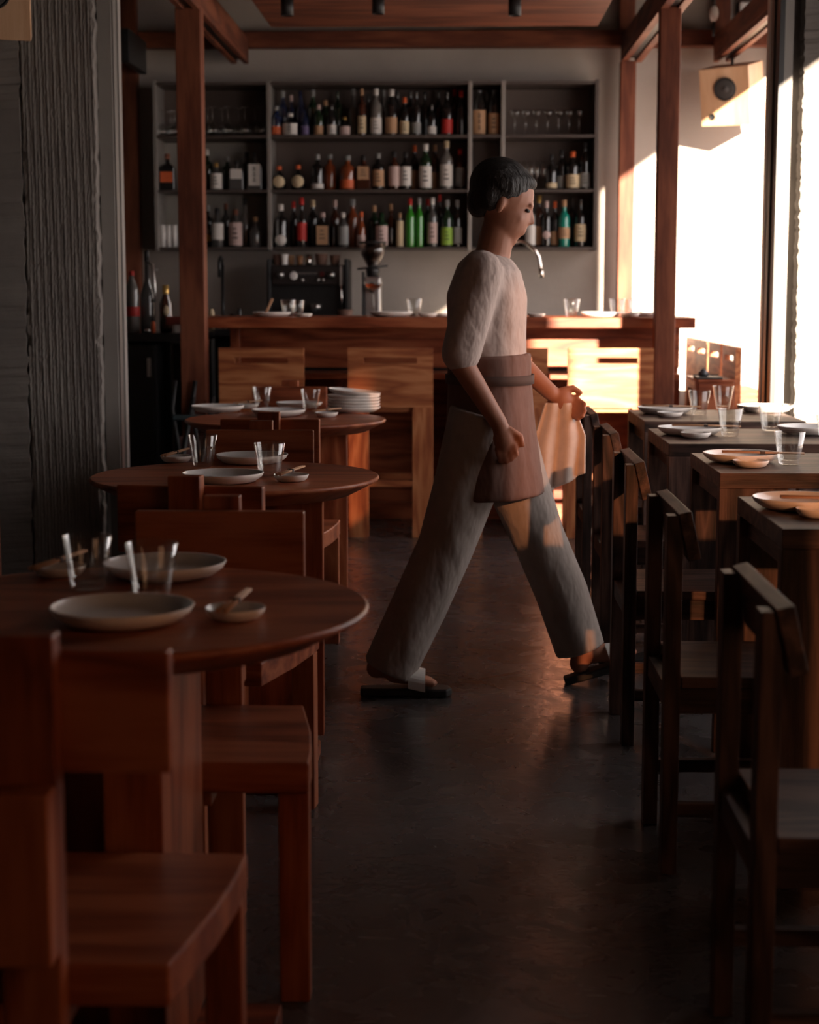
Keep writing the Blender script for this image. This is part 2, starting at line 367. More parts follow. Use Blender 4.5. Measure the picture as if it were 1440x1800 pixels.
box('wall_bracket', (-1.905, -1.86, 10.0, 10.56, 2.55, 2.74), BLACKST, None, .004)
tag(bpy.data.objects['wall_bracket'], 'dark bracket box beside the far left timber post', 'bracket')
# canopy over the bar with spots
t = thing('wood_canopy', 'lowered reddish wooden ceiling panel hung over the bar', 'ceiling panel', (-.11, 8.2, 2.69))
box('panel', (-.90, .90, -1.1, 1.45, 0, .03), TIM['X'], t, .004)
box('rim_board', (-.90, .90, 1.42, 1.45, .03, .14), TIM['X'], t, .003)
for k in (-.86, .86): box('hanger', (k-.02, k+.02, .2, .24, .03, CZ-2.69), BLACKST, t, 0)
spot_where = ['left', 'middle', 'right']
for i, (px, py) in enumerate(((505, 28), (665, 25), (905, 28))):
    x, z = PY(px, py, 8.6)
    t = thing('spotlight', 'black cylinder spotlight under the wooden ceiling panel, the '+spot_where[i]+' one of three', 'spotlight', (x, 8.6, z), 0, 'spotlights under the ceiling panel')
    MB().lathe([(0, .012), (.022, .012), (.026, 0), (.031, 0), (.031, 2.685-z-.012), (0, 2.685-z-.012)], 20).build('can', BLACK, t)
    MB().lathe([(0, 2.690-z), (.04, 2.690-z), (.04, 2.678-z), (0, 2.678-z)], 20).build('ceiling_plate', BLACK, t)
# small fittings top right
x, z = PY(1255, 24, 10.35)
t = thing('pendant_sensor', 'white pill shaped fitting on a black cable near the top right', 'fitting', (x, 10.35, z))
MB().ell((0, 0, 0), (.027, .027, .048)).build('capsule', WHITEPL, t)
MB().tube([(0, .0, .04), (0, 0, CZ-z)], .009).build('cable', BLACK, t); MB().tube([(0, 0, -.04), (0, 0, -.13)], .009).build('cable', BLACK, t)
x, z = PY(1316, 18, 10.7)
t = thing('wall_panel', 'white rounded square panel with dark edge high on the back wall', 'panel', (x, 10.7, z))
MB().box(-.055, .055, -.01, .03, -.055, .055).build('face', WHITEPL, t, bevel=.018, seg=4); MB().box(-.062, .062, .008, .099, -.062, .062).build('surround', BLACK, t, bevel=.02, seg=4)

# ================================================================ SPEAKERS
def speaker(label, loc, rz, w=.27, h=.30, d=.24, rod=2.61, wz=.045):
    t = thing('wooden_speaker', label, 'speaker', loc, rz)
    MB().prism([(-w/2, -h/2), (w/2, -h/2-.005), (w/2, h/2+.01), (-w/2, h/2)], 0, d, 'XZ').build('cabinet', PALE['Z'], t, bevel=.003)
    s = MB(); s.M = Matrix.Translation((w*.02, -.001, wz)) @ Matrix.Rotation(PI/2, 4, 'X')
    s.lathe([(.066, -.004), (.068, .008), (.060, .010), (.056, .004), (.054, -.004)], 36, closed=True); s.build('surround_ring', BLACK, t)
    s = MB(); s.M = Matrix.Translation((w*.02, -.001, wz)) @ Matrix.Rotation(PI/2, 4, 'X')
    s.lathe([(0, .008), (.012, .009), (.018, .005), (.022, .003), (.05, .010), (.057, .006), (.057, -.003), (0, -.003)], 36); s.build('woofer_cone', plain('speaker cone', (.06, .055, .052), .45), t)
    s = MB(); s.M = Matrix.Translation((-w*.27, -.001, -h*.34)) @ Matrix.Rotation(PI/2, 4, 'X')
    s.lathe([(0, .002), (.017, .002), (.019, .004), (.019, -.003), (0, -.003)], 24); s.build('port', BLACK, t)
    t.rotation_euler = (math.radians(12), 0, rz)
    r = MB().tube([(0, 0, h*.40), (0, 0, rod-loc[2]+.001)], .008).build('hanging_rod', BLACKST, t)
    top = Vector((math.sin(-rz)*d*.45, math.cos(rz)*d*.45, 0))
    r.matrix_local = (Matrix.Translation(loc) @ t.rotation_euler.to_matrix().to_4x4()).inverted() @ Matrix.Translation(Vector(loc)+top)
    return t
speaker('birch speaker with black woofer hung by the window at the right, half sunlit', (1.602, 10.36, 2.385), math.radians(-29), .305, .33, .26, 2.63)
speaker('birch speaker hung at the top left corner in front of the concrete wall', (-1.70, 6.42, 2.335), math.radians(13), .28, .32, .24, CZ, .012)
speaker('birch speaker hung in front of the right concrete wall beside the dining window', (1.855, 6.88, 2.40), math.radians(3), .27, .32, .24, CZ)


# ================================================================ BAR
t = thing('bar_counter', 'long wooden bar with overhanging top and open knee space in front', 'bar', (0, 9.0, 0))
box('counter_top', (-1.34, 1.245, -.17, .45, 1.06, 1.115), OAK['X'], t, .004)
box('front_panel', (-1.13, 1.20, .10, .14, .845, 1.06), OAK['X'], t)
box('ledge', (-1.13, 1.20, .06, .42, .785, .815), OAK['X'], t)
box('inner_panel', (-1.13, 1.20, .40, .43, 0, .785), OAK['X'], t)
box('end_panel', (1.14, 1.20, .06, .45, 0, .785), OAK['Z'], t); box('end_panel', (1.155, 1.20, .14, .45, .815, 1.06), OAK['Z'], t)
box('end_panel', (-1.18, -1.13, .06, .45, 0, 1.06), OAK['Z'], t)
for x in (-.62, .0, .53): box('support', (x-.02, x+.02, .20, .40, 0, .785), OAK['Z'], t)
box('footrest_board', (-1.13, 1.14, .34, .40, .0, .09), OAK['X'], t)
# black service worktop at the left with cooler underneath
t = thing('black_worktop', 'black worktop at the left end of the bar with bottles on it', 'worktop', (-1.60, 9.25, 0))
box('top', (-.42, .27, -.25, .30, .985, 1.03), BLACKGL, t, .004); box('side_panel', (.22, .27, -.20, .30, 0, .985), BLACK, t); box('side_panel', (-.42, -.39, -.20, .30, 0, .985), BLACK, t)
t = thing('fridge', 'black under-counter fridge with silver handle below the black worktop', 'fridge', (-1.60, 9.25, 0))
box('body', (-.385, .03, -.20, .28, .02, .97), BLACK, t, .005); box('door', (-.38, .02, -.235, -.20, .05, .95), BLACKGL, t, .004)
h = box('handle', (-.013, .005, -.262, -.235, .80, .90), ALU, t.children[-1], .004); h.location = Vector(h.location)-Vector(t.children[-1].location)
x = MB()
for k in range(7): x.box(-.28+k*.022, -.268+k*.022, -.2365, -.235, .835, .845+.008*(k % 2))
x.build('badge', GREYPL, t)
t = thing('folded_frame', 'folded black tubular frame leaning beside the fridge at the left', 'folded chair', (-1.36, 8.55, 0))
for dx in (0, .10):
    MB().tube([(dx-.10, 0, .02), (dx-.02, .04, .35), (dx+.05, .06, .72)], .013).build('side_tube', BLACK, t)
    MB().tube([(dx+.02, 0, .02), (dx-.01, .04, .35), (dx-.06, .06, .66), (dx-.04, .06, .80)], .011).build('side_tube', BLACK, t)
MB().box(-.06, .16, .03, .06, .60, .63).build('cross_bar', plain('blue grey plastic', (.03, .045, .05), .5), t, bevel=.008)
MB().box(-.04, .13, .05, .065, .28, .52).build('sling_seat', plain('mauve fabric', (.12, .06, .055), .9), t, bevel=.006)
# back counter
t = thing('back_counter', 'low worktop along the back wall under the bottle shelves', 'worktop', (0, 10.45, 0))
box('top', (-1.7, .95, -.25, .33, .93, .97), plain('dark stone', (.05, .045, .042), .35), t, .004); box('carcass', (-1.68, .93, -.20, .32, 0, .93), BLACK, t)

# ---------------------------------------------------------------- shelving
YS = 10.46
SX = [-1.80, -1.112, .10, .298, .858]; SZ = [1.512, 1.855, 2.178, 2.492]
t = thing('wall_shelving', 'dark metal wall shelving full of bottles and glasses above the bar', 'shelving', (0, YS, 0))
box('back_panel', (SX[0], SX[-1], .30, .325, SZ[0], SZ[-1]), plain('mirror-dark panel', (.10, .075, .066), .35), t, 0)
for z in SZ:
    box('shelf_board', (SX[0], SX[-1], 0, .30, z-.016, z), GREYPL, t, .001)
for i, x in enumerate(SX): box('upright', (x-.011, x+.011, -.004, .31, SZ[0]-.02, SZ[-1]+.008), ZINC if i < 4 else GREYPL, t, .001)
# pale backing bay at left
box('pale_back_panel', (SX[0]+.01, SX[1]-.01, .292, .300, SZ[0], SZ[2]-.02), plain('pale backing', (.30, .28, .255), .6), t, 0)

# ---------------------------------------------------------------- bottles
def rnd_ring(prof, n, squash=(1, 1)): return MB().lathe(prof, n, squash=squash)
PROF = {  # radius factor of width/2, height factor
 'wine': [(0, 0), (.96, 0), (1, .02), (1, .58), (.93, .66), (.55, .73), (.38, .78), (.36, .96), (.40, .965), (.40, 1), (0, 1)],
 'sake': [(0, 0), (.96, 0), (1, .02), (1, .62), (.85, .73), (.50, .83), (.36, .88), (.36, .97), (.40, 1), (0, 1)],
 'spirit': [(0, 0), (.96, 0), (1, .02), (1, .60), (.90, .68), (.45, .74), (.36, .78), (.36, .96), (0, .96)],
 'squat': [(0, 0), (.9, 0), (1, .04), (1, .48), (.85, .60), (.45, .70), (.34, .76), (.34, .94), (0, .94)],
 'slim': [(0, 0), (.95, 0), (1, .02), (1, .50), (.80, .62), (.48, .72), (.42, .80), (.42, .98), (0, .98)],
 'flask': [(0, 0), (.95, 0), (1, .03), (1, .62), (.7, .70), (.33, .75), (.33, .93), (0, .93)],
}
PNAME = {'wine': 'wine', 'sake': 'long-necked', 'spirit': 'spirit', 'squat': 'squat', 'slim': 'slim', 'flask': 'square'}
GN = {'black': 'black', 'green': 'dark green', 'bright green': 'bright green', 'brown': 'brown', 'blue': 'dark blue', 'amber': 'amber', 'teal': 'teal', 'clear': 'clear', 'grey': 'grey'}
used_labels = {}
def uniq(lab, tail):
    if lab not in used_labels: used_labels[lab] = 1; return lab
    lab2 = lab+tail; used_labels[lab2] = 1; return lab2
def bottle(px, pytop, shelf_z, Y, wpx, kind, g, label, cap, where, lz=(.06, .42), mark=None, pos=''):
    x, ztop = PY(px, pytop, Y); w = wpx/F*Y/cth; h = ztop-shelf_z
    if kind == 'flask': sq = (1, .62)
    else: sq = (1, 1)
    lab = f'{GN[g]} {PNAME[kind]} bottle'+(f', {label} label' if label else (f', {cap} cap' if cap else ''))+f', {pos} {where}'
    t = thing('bottle', lab, 'bottle', (x, Y, shelf_z), 0, 'bottles on '+where.replace('on ', ''))
    pr = [(r*w/2, z*h) for r, z in PROF[kind]]
    n = 4 if kind == 'flask' else 20
    if kind == 'flask':
        s = MB(); s.M = Matrix.Rotation(PI/4, 4, 'Z')
        low = [(r*w/2*1.41, z*h) for r, z in PROF[kind][:5]]
        s.lathe(low+[(0, low[-1][1])], 4, smooth=False); s.M = Matrix.Identity(4); s.lathe([(0, .60*h)]+pr[4:], 16)
        s.build('body', BG[g], t, bevel=.003)
    else: MB().lathe(pr, n).build('body', BG[g], t)
    neck = PROF[kind][-2][0]*w/2
    if cap: MB().lathe([(neck*1.12, h*.86), (neck*1.12, h*1.0+.002), (0, h*1.0+.002)], 14).build('cap', LB[cap], t)
    if label:
        z0, z1 = h*lz[0], h*lz[1]
        if mark == 'round':
            s = MB(); s.M = Matrix.Translation((0, -w/2*1.0-.001, (z0+z1)/2)) @ Matrix.Rotation(PI/2, 4, 'X'); r = min((z1-z0)/2, w*.44)
            s.lathe([(0, .0015), (r, .0015), (r, -.01), (0, -.01)], 24); lb = s.build('label', LB[label], t)
        elif kind == 'flask':
            lb = MB().box(-w*.40, w*.40, -w/2-.0018, -w/2+.004, z0, z1).build('label', LB[label], t)
        else:
            s = MB(); r = w/2*1.02; a0, a1 = -PI/2-1.25, -PI/2+1.25; k = 14
            A = [s._v((r*math.cos(a0+(a1-a0)*i/k), r*math.sin(a0+(a1-a0)*i/k), z0)) for i in range(k+1)]
            B = [s._v((v.co.x, v.co.y, z1)) for v in A]
            for i in range(k): f = s.bm.faces.new((A[i], A[i+1], B[i+1], B[i])); f.smooth = True
            lb = s.build('label', LB[label], t)
        if mark in ('ink', 'kanji'):
            s = MB(); r = w/2*1.02
            if mark == 'kanji':
                for q in range(3):
                    zc = z0+(z1-z0)*(.25+.25*q)
                    s.box(-w*.10, w*.10, -r-.002, -r+.004, zc+.008, zc+.013).box(-w*.02, w*.02, -r-.002, -r+.004, zc-.012, zc+.016).box(-w*.12, w*.12, -r-.002, -r+.004, zc-.006, zc-.001)
            else:
                for q in range(3): s.box(-w*.22+.002*q, w*.2-.004*q, -r-.001, -r+.004, z0+(z1-z0)*(.3+.2*q), z0+(z1-z0)*(.36+.2*q))
            s.build('print', INK, lb)
    return t
R1, R2, R3 = SZ[2], SZ[1], SZ[0]
TOP = 'on the top shelf'; MID = 'on the middle shelf'; LOW = 'on the bottom shelf'
ROWS = [
 # px, top, width, kind, glass, label, cap, (label z), mark, row offset in depth
 (TOP, R1, [
  (486, 187, 17, 'spirit', 'blue', 'orange', 'grey', (.05, .32), None, 0), (497, 160, 16, 'wine', 'blue', None, 'grey', None, None, .12),
  (510, 200, 26, 'squat', 'black', 'white', 'white', (.05, .55), 'kanji', 0), (512, 168, 14, 'wine', 'blue', None, 'pink', None, None, .13), (528, 158, 17, 'slim', 'blue', None, None, None, None, .12), (536, 190, 14, 'squat', 'blue', 'purple', None, (.05, .35), None, 0),
  (550, 158, 17, 'wine', 'green', None, 'grey', None, None, .10), (560, 185, 16, 'wine', 'green', 'tan', 'pink', (.05, .33), None, 0), (572, 177, 17, 'wine', 'green', None, 'tan', None, None, .10),
  (583, 184, 17, 'wine', 'black', 'white', None, (.05, .35), 'ink', 0), (594, 160, 16, 'wine', 'green', None, None, None, None, .13), (606, 206, 19, 'squat', 'black', 'pink', 'gold', (.05, .50), None, 0),
  (621, 156, 15, 'slim', 'clear', None, 'grey', None, None, .10), (636, 156, 15, 'spirit', 'brown', 'cream', 'tan', (.05, .42), 'ink', 0),
  (648, 166, 14, 'wine', 'grey', None, None, None, None, .12), (661, 156, 20, 'wine', 'clear', 'white', 'white', (.05, .38), 'ink', 0), (674, 158, 13, 'slim', 'clear', None, 'grey', None, None, .13),
  (688, 158, 21, 'sake', 'black', 'tan', 'white', (.05, .40), None, 0), (699, 160, 15, 'wine', 'black', None, None, None, None, .13), (711, 172, 17, 'wine', 'black', 'cream', 'orange', (.05, .38), 'ink', 0),
  (722, 160, 15, 'wine', 'black', None, None, None, None, .12), (732, 161, 16, 'wine', 'black', 'grey', None, (.05, .30), None, 0), (747, 162, 15, 'wine', 'black', None, None, None, None, .12), (759, 184, 16, 'wine', 'black', 'white', None, (.05, .30), None, 0),
  (771, 160, 15, 'wine', 'black', None, None, None, None, .12), (786, 162, 20, 'wine', 'black', 'red', None, (.05, .38), None, 0), (799, 157, 14, 'wine', 'black', None, 'red', None, None, .12), (811, 160, 17, 'wine', 'black', None, 'red', None, None, 0),
  (843, 158, 22, 'sake', 'black', 'tan', None, (.03, .55), 'kanji', 0), (857, 160, 15, 'wine', 'black', None, None, None, None, .12), (869, 158, 21, 'sake', 'black', 'tan', None, (.03, .48), 'ink', 0)]),
 (MID, R2, [
  (294, 271, 26, 'flask', 'black', 'orange', 'brownish', (.22, .50), None, 0), (363, 263, 21, 'spirit', 'green', None, 'white', None, None, .10), (380, 287, 22, 'squat', 'grey', 'white', 'gold', (.05, .62), 'ink', 0),
  (399, 276, 20, 'spirit', 'green', None, 'grey', None, None, .10), (416, 283, 24, 'flask', 'grey', 'white', 'black', (.38, .72), None, 0), (433, 268, 20, 'spirit', 'grey', None, 'black', None, None, .10), (448, 268, 24, 'flask', 'grey', 'white', 'black', (.12, .68), 'kanji', 0),
  (491, 293, 23, 'squat', 'black', 'cream', 'orange', (.08, .62), 'round', 0), (524, 291, 24, 'squat', 'black', 'cream', 'orange', (.08, .62), 'round', 0),
  (558, 272, 22, 'spirit', 'black', 'white', 'grey', (.04, .18), None, 0), (580, 272, 22, 'spirit', 'amber', None, 'grey', None, None, .05), (611, 274, 27, 'spirit', 'amber', 'orange', 'grey', (.04, .30), None, 0),
  (639, 274, 24, 'flask', 'brown', 'tan', 'black', (.30, .68), 'ink', 0), (665, 270, 21, 'spirit', 'black', 'tan', 'grey', (.10, .55), 'ink', 0), (693, 267, 20, 'spirit', 'brown', 'pink', 'black', (.10, .62), None, 0),
  (713, 268, 20, 'spirit', 'black', 'white', 'black', (.12, .62), 'ink', 0), (729, 256, 15, 'wine', 'black', 'tan', 'orange', (.05, .45), None, .09), (748, 254, 22, 'wine', 'green', 'white', 'white', (.05, .52), 'ink', 0),
  (765, 255, 15, 'wine', 'brown', 'tan', 'tan', (.05, .40), None, .09), (785, 248, 22, 'wine', 'clear', 'white', 'cream', (.08, .52), 'ink', 0), (809, 262, 20, 'spirit', 'brown', 'grey', 'red', (.10, .55), None, .06),
  (970, 272, 20, 'squat', 'black', 'cream', 'black', (.05, .20), None, 0), (988, 264, 20, 'wine', 'black', 'grey', 'black', (.05, .35), None, .05), (1007, 267, 24, 'spirit', 'black', 'cream', 'orange', (.05, .40), 'ink', 0), (1029, 251, 19, 'wine', 'black', 'grey', 'black', (.05, .36), 'ink', 0)]),
 (LOW, R3, [
  (365, 361, 18, 'spirit', 'black', 'gold', 'grey', (.15, .30), None, .08), (382, 367, 22, 'squat', 'grey', 'white', 'black', (.20, .62), None, 0), (397, 358, 17, 'spirit', 'grey', None, 'brownish', None, None, .10), (414, 369, 24, 'squat', 'grey', 'pink', 'brownish', (.05, .66), 'ink', 0),
  (431, 349, 17, 'slim', 'clear', None, 'black', None, None, .08), (449, 382, 22, 'squat', 'grey', None, 'tan', None, None, 0),
  (494, 360, 22, 'spirit', 'black', 'white', 'white', (.04, .30), 'round', 0), (516, 355, 15, 'wine', 'black', None, 'red', None, None, .09), (530, 348, 18, 'slim', 'black', 'red', 'red', (.14, .50), None, 0),
  (550, 352, 19, 'wine', 'black', None, 'cream', None, None, .08), (567, 374, 24, 'flask', 'black', 'tan', 'pink', (.08, .62), 'ink', 0), (589, 352, 18, 'wine', 'brown', None, 'pink', None, None, .08), (603, 374, 20, 'spirit', 'grey', 'grey', 'white', (.08, .60), None, 0),
  (620, 350, 20, 'wine', 'amber', None, 'grey', None, None, .08), (635, 373, 15, 'slim', 'amber', 'pink', 'orange', (.05, .35), 'ink', 0), (658, 362, 20, 'spirit', 'green', None, 'tan', None, None, .08), (671, 372, 22, 'spirit', 'green', 'pink', None, (.05, .60), 'ink', 0),
  (687, 359, 20, 'squat', 'brown', None, 'tan', None, None, .08), (703, 375, 13, 'slim', 'clear', 'cream', 'tan', (.03, .78), None, 0), (721, 349, 17, 'wine', 'bright green', None, 'red', None, None, 0), (737, 348, 15, 'wine', 'bright green', None, 'grey', None, None, 0),
  (752, 350, 15, 'wine', 'green', None, 'red', None, None, .11), (760, 348, 18, 'wine', 'grey', 'pink', 'white', (.08, .50), 'ink', 0), (773, 342, 14, 'wine', 'black', None, 'red', None, None, .08), (786, 352, 20, 'wine', 'green', 'lime', 'grey', (.05, .42), 'ink', 0), (804, 352, 18, 'wine', 'black', 'grey', 'grey', (.08, .42), None, 0),
  (884, 346, 15, 'wine', 'black', None, 'orange', None, None, .08), (912, 345, 16, 'wine', 'brown', None, 'orange', None, None, .08), (933, 350, 18, 'wine', 'clear', 'white', 'white', (.05, .45), None, 0), (948, 344, 17, 'wine', 'brown', 'tan', 'gold', (.05, .40), None, .05), (961, 354, 16, 'wine', 'black', 'pink', 'pink', (.05, .48), 'round', 0),
  (976, 355, 16, 'wine', 'black', 'tan', 'orange', (.05, .35), None, .04), (992, 352, 20, 'wine', 'teal', 'tan', 'tan', (.18, .42), 'ink', 0), (1007, 346, 15, 'wine', 'black', None, None, None, None, .10), (1021, 350, 20, 'wine', 'black', 'cream', None, (.12, .48), 'ink', 0)]),
]
LB['brownish'] = plain('cork brown', (.20, .07, .04), .7)
ORD = ['first', 'second', 'third', 'fourth', 'fifth', 'sixth', 'seventh', 'eighth', 'ninth', 'tenth', 'eleventh', 'twelfth', 'thirteenth', 'fourteenth', 'fifteenth', 'sixteenth', 'seventeenth', 'eighteenth', 'nineteenth', 'twentieth', 'twenty-first', 'twenty-second', 'twenty-third', 'twenty-fourth', 'twenty-fifth', 'twenty-sixth', 'twenty-seventh', 'twenty-eighth', 'twenty-ninth', 'thirtieth', 'thirty-first', 'thirty-second', 'thirty-third', 'thirty-fourth', 'thirty-fifth', 'thirty-sixth']
for where, z, lst in ROWS:
    for i, (px, top, w, kind, g, lb, cap, lzz, mark, dy) in enumerate(lst):
        cap2 = cap
        Y = YS+.075+dy
        bottle(px, top, z, Y, w, kind, g, lb, cap2, where, lzz or (.1, .4), mark, ORD[i]+' from the left')

# ---------------------------------------------------------------- stemware, tumblers
def coupe_mesh(h, rb, rf, kind='wine'):
    if kind == 'wine': pr = [(0, 0), (rf, 0), (rf, .002), (.004, .006), (.0035, h*.48), (.010, h*.52), (rb*.85, h*.64), (rb, h*.80), (rb*.86, h), (rb*.84, h), (rb*.97, h*.80), (rb*.8, h*.655), (.006, h*.54), (0, h*.54)]
    elif kind == 'coupe': pr = [(0, 0), (rf, 0), (rf, .002), (.004, .006), (.0035, h*.70), (.010, h*.73), (rb*.75, h*.82), (rb, h), (rb*.97, h), (rb*.7, h*.84), (.006, h*.75), (0, h*.75)]
    else: pr = [(0, 0), (rf, 0), (rf, .002), (.004, .006), (.0035, h*.35), (.012, h*.40), (rb, h*.60), (rb*.92, h), (rb*.86, h), (rb*.93, h*.6), (.008, h*.42), (0, h*.42)]
    return pr
def stem_glass(x, y, z, h, rb, rf, kind, label, group, flip=False, name='wine_glass'):
    pr = coupe_mesh(h, rb, rf, kind)
    o = MB().lathe(pr, 20).build(name, GLASS, None)
    o.location = (x, y, z+(h+.001 if flip else .001)); o.rotation_euler = (PI if flip else 0, 0, 0)
    return tag(o, label, 'glass', group)
for i, px in enumerate((286, 297, 308, 362, 375, 388, 402, 417, 432, 446, 458)):
    x, _ = PY(px, 230, YS+.10); stem_glass(x, YS+.08+.10*(i % 2), R1, .175 if i > 2 else .155, .034, .03, 'wine', f'upturned wine glass on the top shelf at the left, {ORD[i]} from the left', 'upturned wine glasses on the top shelf', True)
for i, px in enumerate((905, 924, 943, 963, 982, 1000, 1018)):
    x, _ = PY(px, 230, YS+.10); stem_glass(x, YS+.09, R1, .15, .031, .029, 'coupe', f'long-stemmed coupe glass on the top shelf at the right, {ORD[i]} from the left', 'coupe glasses on the top shelf', False, 'coupe_glass')
for i, px in enumerate((899, 910, 921, 932, 943, 955)):
    x, _ = PY(px, 325, YS+.10); stem_glass(x, YS+.09, R2, .17, .019, .02, 'flute', f'champagne flute on the middle shelf, {ORD[i]} from the left', 'flutes on the middle shelf', False, 'champagne_flute')
for i, px in enumerate((287, 297, 307)):
    x, _ = PY(px, 420, YS+.08)
    o = MB().lathe([(0, 0), (.015, 0), (.0165, .135), (.0150, .135), (.0135, .01), (0, .01)], 16).build('tall_glass', WHITEPL, None, (x, YS+.08, R3+.001))
    tag(o, f'tall pale frosted glass at the left end of the bottom shelf, {ORD[i]} from the left', 'glass', 'frosted glasses on the bottom shelf')
def tumbler_proto():
    pr = [(0, 0), (.024, 0), (.0285, .004), (.033, .03), (.0435, .092), (.0422, .0935), (.0410, .092), (.0305, .032), (.0265, .016), (.020, .012), (0, .011)]
    return MB().lathe(pr, 40)
def put_tumbler(px, py, z, label, sc=1.0, grp=None):
    global TMESH
    x, y = G(px, py, z)
    if TMESH is None:
        o = tumbler_proto().build('tumbler', GLASS, None); TMESH = o.data
    else: o = bpy.data.objects.new('tumbler', TMESH); COL.objects.link(o)
    o.location = (x, y, z+.0008); o.scale = (sc, sc, sc); return tag(o, label, 'glass', grp or 'glass tumblers')
TMESH = None
def plate(x, y, z, r, label, name='plate', wob=.012, rz=0, grp=None, tilt=(0, 0), h=None):
    h = h or (r*.25 if r > .07 else r*.40)
    t = thing(name, label, 'plate' if r > .07 else 'dish', (x, y, z+.0006), rz, grp)
    t.rotation_euler = (tilt[0], tilt[1], rz)
    MB().lathe([(0, 0), (r*.64, 0), (r*.80, h*.14), (r*.95, h*.58), (r, h*.95), (r*.992, h), (r*.972, h*.98)], 48, wob=wob).build('body', CER, t)
    MB().lathe([(r*.972, h*.98), (r*.92, h*.62), (r*.78, h*.30), (r*.55, h*.20), (0, h*.18)], 48, wob=wob).build('glazed_inside', CERIN, t)
    return t
def sticks(cx, cy, z, ang, L, label, tilt=0, sep=.007, grp='chopstick pairs'):
    t = thing('chopsticks', label, 'chopsticks', (cx, cy, z), ang, grp)
    t.rotation_euler = (0, -tilt, ang)
    for sgn in (-1, 1):
        MB().tube([(-L/2, sgn*sep*.85, 0), (L/2, sgn*sep*.45, 0)], [.0038, .0026], 8).build('stick', STICK, t)
    MB().box(-L*.04, L*.02, -sep*1.3, sep*1.3, -.0042, .0042).build('paper_band', STICKD, t, bevel=.001)
    return t

# ================================================================ DINING FURNITURE
TZ = .748
def table_top(R, t):
    c = MB().lathe([(0, 0), (R-.075, 0), (R-.02, .028), (R-.003, .036), (R, .041), (R-.002, .046), (R-.006, .048), (0, .048)], 96)
    for f in c.bm.faces: f.smooth = False
    o = c.build('tabletop', OAK['X'], t); o.location = (0, 0, TZ-.048)
    for p in o.data.polygons: p.use_smooth = len(p.vertices) < 5 and abs(p.normal.z) < .95
    return o
def round_table(x, y, label, slab='Y', R=.40, rz=0, feet=(-.28, .02)):
    t = thing('round_table', label, 'table', (x, y, 0), rz, 'round oak tables')
    table_top(R, t)
    top = TZ-.048
    if slab == 'Y':
        box('pedestal', (.02, .108, -.30, .10, .035, top), OAK['Z'], t)
        box('pedestal', (-.11, .02, -.16, .06, .035, top), OAK['Z'], t)
    else:
        box('pedestal', (-.045, .045, -.27, .05, .035, top), OAK['Z'], t)
        box('pedestal', (-.29, .25, -.10, -.055, .035, top), OAK['Z'], t)
    for fy in feet:
        box('foot', (-.26, .245, fy-.045, fy+.045, 0, .04), OAK['X'], t, .004)
    box('foot_bar', (-.045, .045, feet[0]+.045, feet[1]-.045, 0, .035), OAK['Y'], t, .004)
    return t
T1 = (-.535, 2.735); T2 = (-.602, 4.69); T3 = (-.665, 6.78)
round_table(*T1, 'nearest round oak table with two plates and two tumblers, at the left edge')
round_table(*T2, 'middle round oak table between the nearest and the far round tables', 'X', feet=(-.49, -.20))
round_table(*T3, 'farthest round oak table, carrying the stack of plates', 'X')

def oak_chair(x, y, rz, label):
    """local: faces +Y, rear post at y=0"""
    t = thing('oak_chair', label, 'chair', (x, y, 0), rz, 'oak chairs at the round tables')
    MB().prism([(-.158, .0), (.158, 0), (.19, .20), (.202, .33), (.204, .42), (-.204, .42), (-.202, .33), (-.19, .20)], -.0275, .0275).build('seat', OAK['X'], t, (0, 0, .4145), .004)
    box('back_post', (-.036, .036, -.042, -.002, 0, .858), OAK['Z'], t)
    box('back_block', (-.034, .036, -.088, -.042, .472, .68), OAK['Z'], t)
    box('backrest', (-.165, .165, 0, .03, .682, .832), OAK['X'], t, .004)
    for s in (-1, 1): box('leg', (s*.175-.027, s*.175+.027, .355, .405, 0, .386), OAK['Z'], t)
    box('seat_rail', (-.025, .025, -.0, .36, .345, .386), OAK['Y'], t)
    return t
CH = [(-.502, 1.985, 0, 'nearest oak chair in the lower left corner, seen from behind with a wide seat'),
      (-.452, 3.30, PI, 'oak chair facing us across the nearest round table'),
      (-.577, 3.70, math.radians(-7), 'oak chair with its back to us at the middle round table'),
      (-.590, 5.22, PI, 'oak chair facing us behind the middle round table'),
      (-.605, 5.63, 0, 'oak chair with its back to us at the farthest round table'),
      (-.72, 7.55, PI, 'oak chair facing us behind the farthest round table')]
for c in CH: oak_chair(*c)
box('bench_side', (-1.62, -1.352, 4.98, 5.03, 0, .845), OAK['Z'], None, .004); tag(bpy.data.objects['bench_side'], 'upright wooden board standing at the extreme left edge before the concrete wall', 'panel')

def walnut_table(x, y, d, w, label):
    t = thing('square_table', label, 'table', (x, y, 0), 0, 'dark square tables by the window')
    tz = .770; th = .042
    box('tabletop', (0, w, 0, d, tz-th, tz), WAL['X'], t, .002)
    for (a, b, c, e) in ((0, .185, 0, .042), (w-.185, w, 0, .042), (0, .185, d-.042, d), (w-.185, w, d-.042, d)):
        box('leg', (a, b, c, e, 0, tz-th), WAL['Z'], t, .002)
    for yy in (.05,): box('under_rail', (.02, .06, .042, d-.042, tz-th-.05, tz-th), WAL['Y'], t, .001)
    box('under_rail', (w-.06, w-.02, .042, d-.042, tz-th-.05, tz-th), WAL['Y'], t, .001)
    return t
for x, y, d, w, lb in ((.718, 6.384, .62, .60, 'farthest dark square table by the window, end catching sunlight'), (.692, 5.451, .60, .60, 'third dark square table from the front, holding two tumblers'),
                       (.718, 4.574, .57, .60, 'second dark square table from the front, its leg lit orange by the sun'), (.680, 3.497, .56, .60, 'nearest dark square table, cut off by the right edge')):
    walnut_table(x, y, d, w, lb)

